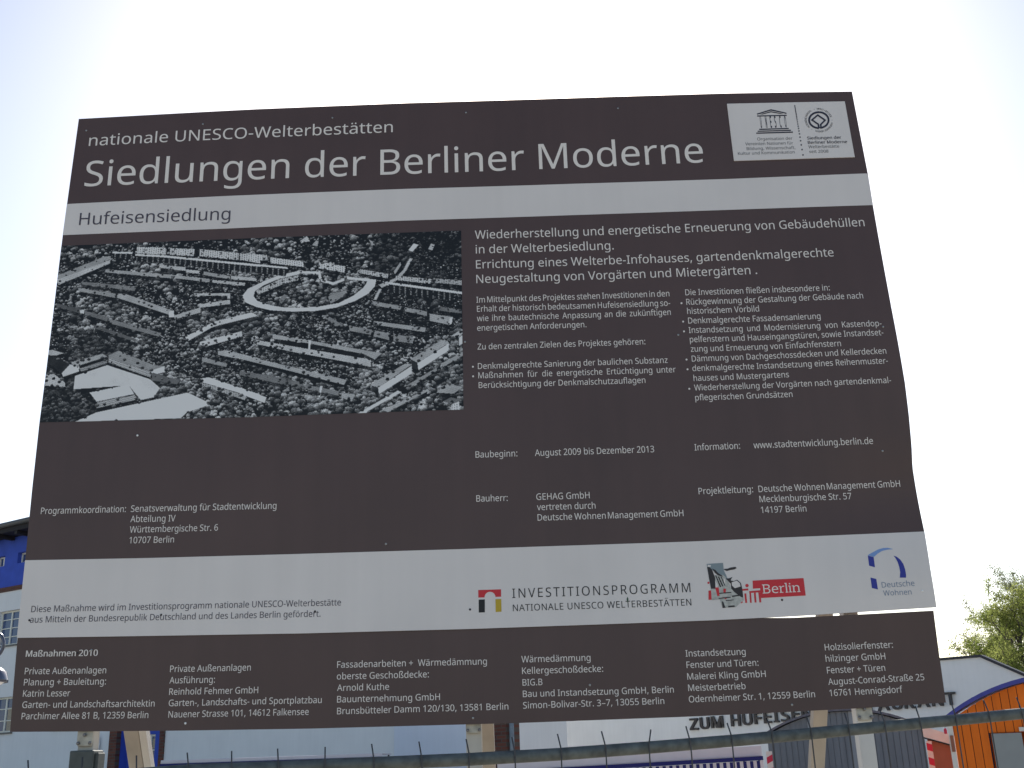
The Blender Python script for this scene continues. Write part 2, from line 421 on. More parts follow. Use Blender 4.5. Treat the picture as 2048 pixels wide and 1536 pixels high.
PRINT_SHAPES = [
('w', 1, 1, [(17.5, 3904.7), (16, 3901.1), (12.5, 3899.7), (9.2, 3901.4), (7.8, 3905), (9.3, 3908.6), (12.7, 3910), (16.1, 3908.4)]),
('w', 1, 2, [(17.7, 3855.4), (16.2, 3851.8), (12.8, 3850.4), (9.4, 3852.1), (8.1, 3855.7), (9.5, 3859.3), (13, 3860.7), (16.4, 3859.1)]),
('w', 1, 3, [(1051.8, 4201.7), (1050.1, 4198), (1046.5, 4196.6), (1043.1, 4198.3), (1042, 4202.1), (1043.7, 4205.8), (1047.3, 4207.3), (1050.7, 4205.6)]),
('w', 1, 4, [(1051.9, 4104.1), (1050.2, 4100.4), (1046.6, 4099), (1043.3, 4100.7), (1042.2, 4104.4), (1043.9, 4108.1), (1047.5, 4109.5), (1050.8, 4107.8)]),
('w', 1, 5, [(1052.1, 4052.5), (1050.4, 4048.9), (1046.8, 4047.5), (1043.5, 4049.1), (1042.4, 4052.9), (1044.1, 4056.5), (1047.7, 4057.9), (1051, 4056.3)]),
('w', 1, 6, [(1052.3, 3906.1), (1050.6, 3902.5), (1047, 3901.2), (1043.7, 3902.8), (1042.6, 3906.5), (1044.3, 3910), (1047.9, 3911.4), (1051.2, 3909.8)]),
('w', 1, 7, [(1053, 3856.1), (1051.3, 3852.5), (1047.8, 3851.1), (1044.5, 3852.8), (1043.4, 3856.4), (1045.1, 3860), (1048.6, 3861.3), (1051.9, 3859.7)]),
('w', 1, 8, [(1053.5, 3757.2), (1051.8, 3753.7), (1048.3, 3752.3), (1045, 3753.9), (1043.9, 3757.5), (1045.6, 3761), (1049.1, 3762.4), (1052.4, 3760.8)]),
('red', 1, 9, [(15.1, 2831.3), (118.5, 2831.1), (118.1, 2798), (92.2, 2797.8), (92.7, 2796.2), (92, 2802.6), (89.6, 2808.6), (85.8, 2813.9), (80.8, 2818), (74.8, 2820.6), (68.4, 2821.7), (62, 2821.1), (55.9, 2818.8), (50.6, 2815), (46.6, 2810), (44, 2804.2), (43, 2797.8), (43.5, 2797.3), (14.9, 2797.2)]),
('blk', 1, 10, [(16.3, 2788.2), (44.3, 2788.3), (43, 2730.9), (15.6, 2730.3)]),
('gold', 1, 11, [(91.9, 2787.8), (118.3, 2788), (117.8, 2731.1), (91.4, 2730.4)]),
('grn', 2, 12, [(687.6, 2779), (691.2, 2769.4), (689.3, 2757.9), (686.7, 2750.2), (684.6, 2758.1), (682.7, 2769.7)]),
('lblue', 1, 13, [(1788.9, 2928.4), (1803, 2936.6), (1818.7, 2943.6), (1841.7, 2954.5), (1863.9, 2959.7), (1885.3, 2960.3), (1910.8, 2953.1), (1884, 2952.1), (1856.4, 2946.3), (1835.9, 2934.8), (1817.2, 2920.6)]),
('blue', 1, 14, [(1790, 2927), (1815.5, 2919.9), (1814.3, 2872.8), (1789.2, 2881.3)]),
('blue', 1, 15, [(1787.4, 2827.6), (1812.4, 2820), (1813.2, 2773.2), (1787.2, 2780.7)]),
('blue', 1, 16, [(1905.7, 2923.3), (1920.5, 2916.8), (1934.1, 2902.8), (1943.9, 2882.3), (1947.9, 2858.1), (1948.1, 2834.1), (1945.5, 2821), (1918.2, 2822.5), (1923.5, 2845.6), (1923.4, 2869.7), (1919.4, 2893.9), (1913.1, 2911.7)]),
('red', 1, 17, [(1257.4, 2832.9), (1487.6, 2836.2), (1488.3, 2757.8), (1287.8, 2753.8), (1287, 2779.4), (1287.8, 2797.6), (1255, 2796.4)]),
('red', 1, 18, [(1236.8, 2786.2), (1287.7, 2788.5), (1287.9, 2779.3), (1237.4, 2777.6)]),
('red', 1, 19, [(1237.4, 2777.6), (1244.5, 2777.7), (1243.5, 2734.3), (1235.7, 2734)]),
('red', 1, 20, [(1257.4, 2777.8), (1266, 2778.1), (1265, 2735), (1256.6, 2734.4)]),
('red', 1, 21, [(1277.5, 2778.6), (1288.1, 2778.8), (1286.3, 2734.3), (1277.7, 2734)]),
('red', 1, 22, [(1206.3, 2796.6), (1233.7, 2798.3), (1234.3, 2789.7), (1207, 2788.9)]),
('red', 1, 23, [(1214.3, 2776.4), (1222.9, 2776.7), (1222.9, 2734.4), (1214.3, 2734.2)]),
('red', 1, 24, [(1054.2, 2794.6), (1065.8, 2795.6), (1064.8, 2753.8), (1050.5, 2753.5)]),
('red', 1, 25, [(1172, 2739.5), (1180.7, 2740.7), (1178.6, 2733.7), (1172.1, 2733.9)]),
('red', 1, 26, [(1195.1, 2741.6), (1203.9, 2744.1), (1201.5, 2734.3), (1194.3, 2733.1)]),
('red', 1, 27, [(1237.6, 2811.3), (1236.2, 2807.4), (1233.1, 2804.7), (1229.1, 2803.8), (1225.4, 2805), (1222.9, 2807.9), (1222.2, 2811.8), (1223.6, 2815.6), (1226.7, 2818.3), (1230.7, 2819.2), (1234.5, 2818), (1237, 2815.1)]),
('red', 1, 28, [(1062.5, 2829.4), (1061.6, 2826.9), (1059.5, 2825.1), (1056.9, 2824.5), (1054.4, 2825.2), (1052.7, 2827.2), (1052.2, 2829.8), (1053.1, 2832.3), (1055.2, 2834.1), (1057.8, 2834.7), (1060.4, 2834), (1062.1, 2832)]),
('sk', 2, 29, [(1057, 2915.2), (1131.8, 2917.6), (1131.5, 2883.7), (1140.8, 2860.4), (1147.2, 2837.2), (1118.5, 2838.2), (1098.5, 2870.4), (1077.1, 2888.5), (1058.3, 2903.5)]),
('gry', 2, 30, [(1066.4, 2802.7), (1088.8, 2827.7), (1086.2, 2862.2), (1126.7, 2863.7), (1147.2, 2837.2), (1155.3, 2802.6), (1172.2, 2799.2), (1206.8, 2772.4), (1208.5, 2746.8), (1169.8, 2717), (1109.7, 2714.8), (1101.9, 2753.2), (1064.5, 2751)]),
('drk', 2, 31, [(1057.5, 2900.7), (1066.8, 2901.8), (1078.7, 2889.9), (1089.5, 2850.6), (1086.4, 2802), (1066.4, 2802.7), (1062.6, 2840), (1059.8, 2871.7)]),
('drk', 2, 32, [(1130.6, 2889.5), (1149.4, 2890.4), (1164.4, 2895.6), (1186.2, 2897.8), (1191.4, 2891.8), (1180.8, 2886.4), (1163.2, 2884.1), (1145.5, 2879.8), (1137.2, 2883.5)]),
('drk', 2, 33, [(1079.1, 2894.2), (1094.3, 2886.4), (1104.5, 2873.1), (1120.7, 2861.1), (1125.9, 2855.1), (1103.5, 2861.6), (1090.2, 2873.6)]),
('drk', 2, 34, [(1153.9, 2847), (1168.3, 2852.8), (1162.3, 2844.7), (1158.6, 2836.8), (1172.7, 2833.5), (1187.6, 2839.3), (1203.3, 2823.9), (1207.1, 2798), (1207.6, 2758.2), (1197.1, 2761.4), (1170.7, 2783.6), (1157.9, 2799.7), (1157.3, 2822.5), (1136.5, 2846.2)]),
('wht', 3, 35, [(1162.1, 2828.1), (1185.8, 2835.3), (1198.9, 2822.6), (1200.3, 2808.2), (1173.8, 2801.4), (1162.1, 2813.8)]),
('wht', 3, 36, [(1060.5, 2911.6), (1076.2, 2909.3), (1074, 2901.6), (1062.4, 2901.1)]),
('wht', 3, 37, [(1088.4, 2839.2), (1099.2, 2815.9), (1093.6, 2801.8), (1087, 2802)]),
('wht', 3, 38, [(1128.2, 2849.3), (1134.8, 2843.3), (1130.1, 2814.9), (1124.9, 2820.8)]),
('drk', 3, 39, [(1090.6, 2862.1), (1095.4, 2861.9), (1113.5, 2809.7), (1107, 2807.6)]),
('drk', 3, 40, [(1101.8, 2855.9), (1107.4, 2857.2), (1123.3, 2812.2), (1117.4, 2811)]),
('drk', 3, 41, [(1114.4, 2855.5), (1119, 2855.4), (1132.4, 2814.8), (1127.8, 2814.9)]),
('drk', 3, 42, [(1101.9, 2783), (1156.5, 2785.5), (1156.1, 2780.9), (1101.4, 2778.2)]),
('drk', 3, 43, [(1096.9, 2760.4), (1151.6, 2764.3), (1151.1, 2759.5), (1096.5, 2756.2)]),
('drk', 3, 44, [(1157.7, 2768.4), (1198.2, 2772.7), (1197.6, 2767), (1157.1, 2762.1)]),
('drk', 3, 45, [(1109.7, 2744.4), (1115.4, 2744.2), (1124.1, 2715.7), (1110.3, 2714.7)]),
('drk', 3, 46, [(1136.3, 2723.8), (1165, 2725.6), (1165.6, 2717.7), (1135.6, 2716.7)]),
('drk', 3, 47, [(1127.3, 2749.5), (1164.6, 2751.1), (1164.3, 2747.7), (1128.3, 2745.5)]),
('red', 3, 48, [(1085.5, 2807.8), (1101.3, 2807.3), (1102.1, 2770.2), (1091.9, 2768.3)]),
('red', 3, 49, [(1122.2, 2800.9), (1133.6, 2800.5), (1130.3, 2780.6), (1120.5, 2783.2)]),
('red', 3, 50, [(1114.3, 2763.6), (1136.9, 2760), (1127.6, 2753.2)]),
('ink', 1, 51, [(1527.7, 5258.5), (1603.2, 5281.6), (1602.4, 5273.7), (1527.7, 5251.5)]),
('ink', 1, 52, [(1603.2, 5281.6), (1681.6, 5257.4), (1681.5, 5250.3), (1602.4, 5273.7)]),
('ink', 1, 53, [(1542.1, 5252.6), (1601.9, 5269.6), (1601.2, 5263), (1557.1, 5252)]),
('ink', 1, 54, [(1601.9, 5269.6), (1663.8, 5252.3), (1652.2, 5250.7), (1601.2, 5263)]),
('ink', 1, 55, [(1527.2, 5247), (1681.6, 5245), (1681.6, 5238.4), (1526.5, 5240.4)]),
('ink', 1, 56, [(1529.6, 5166.8), (1683.4, 5165.9), (1683, 5159.4), (1528.9, 5159.9)]),
('ink', 1, 57, [(1520.6, 5155.3), (1693.1, 5154.9), (1693.1, 5147.9), (1519.9, 5149.2)]),
('ink', 1, 58, [(1512, 5145), (1702.2, 5143.5), (1701.7, 5136.1), (1511.3, 5137.7)]),
('ink', 1, 59, [(1855.4, 5158.6), (1856.2, 5155.5), (1843.5, 5163.6), (1846.1, 5154.3)]),
('ink', 1, 59, [(1856.2, 5155.5), (1858.1, 5156), (1856.6, 5166.6), (1843.5, 5163.6)]),
('ink', 1, 59, [(1858.1, 5156), (1866, 5158.9), (1863.2, 5169.1), (1856.6, 5166.6)]),
('ink', 1, 59, [(1866, 5158.9), (1873.4, 5163), (1869.4, 5172.5), (1863.2, 5169.1)]),
('ink', 1, 59, [(1873.4, 5163), (1880.2, 5168), (1875, 5176.6), (1869.4, 5172.5)]),
('ink', 1, 59, [(1880.2, 5168), (1886.3, 5173.9), (1879.9, 5181.4), (1875, 5176.6)]),
('ink', 1, 59, [(1886.3, 5173.9), (1891.5, 5180.6), (1884, 5186.6), (1879.9, 5181.4)]),
('ink', 1, 59, [(1891.5, 5180.6), (1895.6, 5187.9), (1887.2, 5192.3), (1884, 5186.6)]),
('ink', 1, 59, [(1895.6, 5187.9), (1898.6, 5195.8), (1889.4, 5198.3), (1887.2, 5192.3)]),
('ink', 1, 59, [(1898.6, 5195.8), (1900.4, 5203.9), (1890.7, 5204.4), (1889.4, 5198.3)]),
('ink', 1, 59, [(1900.4, 5203.9), (1900.8, 5212.1), (1891.1, 5210.5), (1890.7, 5204.4)]),
('ink', 1, 59, [(1900.8, 5212.1), (1900, 5220.1), (1890.4, 5216.6), (1891.1, 5210.5)]),
('ink', 1, 59, [(1900, 5220.1), (1897.8, 5227.8), (1888.8, 5222.5), (1890.4, 5216.6)]),
('ink', 1, 59, [(1897.8, 5227.8), (1894.5, 5234.9), (1886.2, 5228.1), (1888.8, 5222.5)]),
('ink', 1, 59, [(1894.5, 5234.9), (1890, 5241.3), (1882.6, 5233.3), (1886.2, 5228.1)]),
('ink', 1, 59, [(1890, 5241.3), (1884.6, 5247), (1878.1, 5237.8), (1882.6, 5233.3)]),
('ink', 1, 59, [(1884.6, 5247), (1878.3, 5251.7), (1872.9, 5241.8), (1878.1, 5237.8)]),
('ink', 1, 59, [(1878.3, 5251.7), (1871.3, 5255.3), (1867, 5244.8), (1872.9, 5241.8)]),
('ink', 1, 59, [(1871.3, 5255.3), (1863.7, 5258), (1860.6, 5247.1), (1867, 5244.8)]),
('ink', 1, 59, [(1863.7, 5258), (1855.7, 5259.4), (1853.8, 5248.3), (1860.6, 5247.1)]),
('ink', 1, 59, [(1855.7, 5259.4), (1847.5, 5259.7), (1846.8, 5248.6), (1853.8, 5248.3)]),
('ink', 1, 59, [(1847.5, 5259.7), (1839.3, 5258.9), (1839.7, 5247.9), (1846.8, 5248.6)]),
('ink', 1, 59, [(1839.3, 5258.9), (1831.1, 5256.9), (1832.8, 5246.2), (1839.7, 5247.9)]),
('ink', 1, 59, [(1831.1, 5256.9), (1823.3, 5253.8), (1826.2, 5243.5), (1832.8, 5246.2)]),
('ink', 1, 59, [(1823.3, 5253.8), (1815.9, 5249.6), (1820.1, 5240.1), (1826.2, 5243.5)]),
('ink', 1, 59, [(1815.9, 5249.6), (1809.1, 5244.4), (1814.6, 5235.9), (1820.1, 5240.1)]),
('ink', 1, 59, [(1809.1, 5244.4), (1803.2, 5238.4), (1809.8, 5231), (1814.6, 5235.9)]),
('ink', 1, 59, [(1803.2, 5238.4), (1798.1, 5231.6), (1805.8, 5225.7), (1809.8, 5231)]),
('ink', 1, 59, [(1798.1, 5231.6), (1794.1, 5224.1), (1802.7, 5219.9), (1805.8, 5225.7)]),
('ink', 1, 59, [(1794.1, 5224.1), (1791.3, 5216.3), (1800.6, 5214), (1802.7, 5219.9)]),
('ink', 1, 59, [(1791.3, 5216.3), (1789.8, 5208.1), (1799.4, 5207.9), (1800.6, 5214)]),
('ink', 1, 59, [(1789.8, 5208.1), (1789.5, 5200), (1799.2, 5201.7), (1799.4, 5207.9)]),
('ink', 1, 59, [(1789.5, 5200), (1790.6, 5192), (1800, 5195.7), (1799.2, 5201.7)]),
('ink', 1, 59, [(1790.6, 5192), (1792.9, 5184.4), (1801.8, 5189.8), (1800, 5195.7)]),
('ink', 1, 59, [(1792.9, 5184.4), (1796.4, 5177.4), (1804.5, 5184.3), (1801.8, 5189.8)]),
('ink', 1, 59, [(1796.4, 5177.4), (1800.9, 5171), (1808.2, 5179.2), (1804.5, 5184.3)]),
('ink', 1, 59, [(1800.9, 5171), (1806.5, 5165.6), (1812.7, 5174.7), (1808.2, 5179.2)]),
('ink', 1, 59, [(1806.5, 5165.6), (1812.8, 5161), (1818, 5170.9), (1812.7, 5174.7)]),
('ink', 1, 59, [(1812.8, 5161), (1819.9, 5157.4), (1824, 5167.9), (1818, 5170.9)]),
('ink', 1, 59, [(1819.9, 5157.4), (1827.2, 5155.1), (1830.7, 5165.7), (1824, 5167.9)]),
('ink', 1, 59, [(1827.2, 5155.1), (1837.6, 5151.6), (1841.2, 5162.2), (1830.7, 5165.7)]),
('ink', 1, 60, [(1854.1, 5156.6), (1855.8, 5177.8), (1847.9, 5181.8), (1845.9, 5156.4)]),
('ink', 1, 60, [(1855.8, 5177.8), (1883.9, 5205.2), (1871, 5204.3), (1847.9, 5181.8)]),
('ink', 1, 60, [(1883.9, 5205.2), (1843.2, 5242.6), (1842.3, 5230.7), (1871, 5204.3)]),
('ink', 1, 60, [(1843.2, 5242.6), (1802.9, 5208.5), (1816.4, 5208.8), (1842.3, 5230.7)]),
('ink', 1, 60, [(1802.9, 5208.5), (1835.1, 5179), (1843.3, 5184.1), (1816.4, 5208.8)]),
('ink', 1, 60, [(1835.1, 5179), (1835.3, 5156.4), (1843.5, 5157.4), (1843.3, 5184.1)]),
('ink', 1, 61, [(1727.9, 5301), (1732.6, 5300.8), (1732, 5295.4), (1727.3, 5295.6)]),
('ink', 1, 62, [(1728.1, 5294.8), (1732.8, 5294.6), (1732.2, 5289.1), (1727.4, 5289.3)]),
('ink', 1, 63, [(1728.2, 5288.6), (1733.1, 5288.4), (1732.4, 5282.8), (1727.5, 5283)]),
('ink', 1, 64, [(1728.3, 5281.6), (1733.3, 5281.5), (1732.7, 5275.7), (1727.7, 5275.9)]),
('ink', 1, 65, [(1728.5, 5275.1), (1733.6, 5274.9), (1732.9, 5269), (1727.8, 5269.2)]),
('ink', 1, 66, [(1728.6, 5268.1), (1733.9, 5267.9), (1733.2, 5261.8), (1727.9, 5262)]),
('ink', 1, 67, [(1728.8, 5261.1), (1734.2, 5260.9), (1733.4, 5254.7), (1728.1, 5254.9)]),
('ink', 1, 68, [(1729, 5252.5), (1734.5, 5252.3), (1733.7, 5246), (1728.3, 5246.2)]),
('ink', 1, 69, [(1729.2, 5244.7), (1734.8, 5244.5), (1734, 5238), (1728.4, 5238.2)]),
('ink', 1, 70, [(1729.4, 5235.3), (1735.1, 5235), (1734.3, 5228.4), (1728.6, 5228.7)]),
('ink', 1, 71, [(1729.6, 5226.3), (1735.4, 5226), (1734.6, 5219.3), (1728.8, 5219.5)]),
('ink', 1, 72, [(1729.8, 5215.6), (1735.8, 5215.4), (1735, 5208.5), (1729, 5208.7)]),
('ink', 1, 73, [(1730.1, 5203.7), (1736.2, 5203.5), (1735.4, 5196.5), (1729.3, 5196.7)]),
('ink', 1, 74, [(1730.4, 5191), (1736.6, 5190.8), (1735.8, 5183.6), (1729.6, 5183.9)]),
('ink', 1, 75, [(1730.8, 5177.9), (1737.1, 5177.7), (1736.2, 5170.4), (1729.9, 5170.7)]),
('ink', 1, 76, [(1731.1, 5164.9), (1737.5, 5164.6), (1736.6, 5157.2), (1730.2, 5157.5)]),
('ink', 1, 77, [(1731.5, 5149.3), (1738, 5149.1), (1737.1, 5141.6), (1730.6, 5141.8)]),
('ink', 1, 78, [(1731.9, 5132.2), (1738.5, 5131.9), (1737.6, 5124.3), (1731, 5124.6)]),
('ink', 1, 79, [(1732.4, 5112.7), (1739.2, 5112.4), (1738.2, 5104.6), (1731.5, 5104.9)]),
('ink', 1, 80, [(1732.9, 5091.1), (1739.8, 5090.8), (1738.9, 5083), (1732, 5083.2)]),
('ink', 1, 81, [(1733.6, 5066.8), (1740.5, 5066.5), (1739.6, 5058.5), (1732.6, 5058.8)]),
('ink', 1, 82, [(1734.3, 5038.8), (1741.4, 5038.6), (1740.4, 5030.4), (1733.3, 5030.7)]),
('ink', 1, 83, [(1735.1, 5007.4), (1742.3, 5007.1), (1741.3, 4998.8), (1734.1, 4999.1)]),
]
EDGES = {'top': [(-2037.9, 5368.7), (-1107.5, 5388.1), (-289.9, 5397.4), (249, 5396.3), (777.3, 5394.9), (1384.1, 5390.3), (2042.5, 5376.9)], 'right': [(2042.5, 5376.9), (2057.9, 4887.8), (2058.3, 4702.2), (2062.7, 4337.6), (2065.4, 4130.4), (2070.5, 3935.7), (2075.4, 3743.4), (2073.3, 3593), (2066.6, 3429.1), (2059.5, 3339.5), (2064.2, 3181.2), (2066.6, 3030.9), (2061.5, 2852.1), (2063.7, 2685.8)], 'bottom': [(-2057.8, 2687.1), (-1476.1, 2676.6), (-764.1, 2664.3), (-25.3, 2659.1), (498.3, 2660.2), (1044.8, 2661.8), (1410.2, 2667.8), (2063.7, 2685.8)], 'left': [(-2037.9, 5368.7), (-2049.3, 4864.9), (-2053.5, 4688.4), (-2058.6, 4199.8), (-2067.1, 3697.8), (-2065.1, 3366.6), (-2059.3, 3036.2), (-2057.8, 2687.1)], 'ltop': [(-2057.7, 2692.6), (-1476.5, 2681.8), (-764.3, 2669.5), (-25.2, 2663.9), (498.6, 2664.6), (971.1, 2664.2), (1091.4, 2664.3), (1296, 2666.3), (1409.6, 2662.5), (1706.6, 2666.7), (2050.2, 2672.4)], 'lright': [(2050.2, 2672.4), (2048.3, 2472.4), (2046.1, 2277.3)], 'lbottom': [(-2045.1, 2285), (-1802.2, 2278.9), (-1320.5, 2267.1), (-730, 2256.7), (173.7, 2251.1), (968.9, 2254.4), (1624.4, 2264.3), (2046.1, 2277.3)], 'lleft': [(-2057.7, 2692.6), (-2052.4, 2483.2), (-2045.1, 2285)], 'b1top': [(-2049.3, 4864.9), (-1234.5, 4878), (-321.5, 4887.8), (560.7, 4887), (1351.3, 4881.8), (2051.1, 4885.2)], 'b1bot': [(-2053.5, 4688.4), (-1225.1, 4692.8), (-321.5, 4706.9), (551.6, 4707.9), (1334.3, 4704.9), (2058.3, 4702.2)], 'b2top': [(-2059.3, 3036.2), (-1501.9, 3027.6), (-802.5, 3022.5), (-64.2, 3020), (990.3, 3020.5), (2066.6, 3030.9)], 'photo': [(-2054.2, 4628.3), (-1051.7, 4634.4), (-32.4, 4641.4), (-36.3, 3689), (-1056.2, 3686.2), (-2065.2, 3697.7)], 'plate': [(1377.1, 5324.5), (1995.1, 5315.2), (2002.7, 4980.6), (1381.3, 4983.8)]}
RIVETS = [('g', -1990.3, 5294.9), ('g', -1377.3, 5307.4), ('g', -697.2, 5319.8), ('g', 4.4, 5327.4), ('g', 804.5, 5322.5), ('g', 2009.4, 4032.2), ('g', 1017.8, 4035.2), ('g', 1928, 3417.4), ('h', 2010, 2759.5), ('k', 1380.2, 2742), ('k', -23.6, 2745.7), ('k', -1416.7, 2768), ('k', -721.8, 2760), ('k', -2009.9, 2763.9), ('k', -1781.8, 2612.6), ('h', -1278.7, 2296.5), ('g', -19.4, 2278.1), ('g', 1375.7, 2289.4), ('g', 497.5, 2400.6), ('h', -1589.5, 3615.4), ('g', -403.3, 3055.1), ('g', -23.3, 4035), ('g', -1720.3, 2623.7)]
RING_TEXT = ((1845.1, 5206.4), [70.10000000000014, 65.90000000000055])
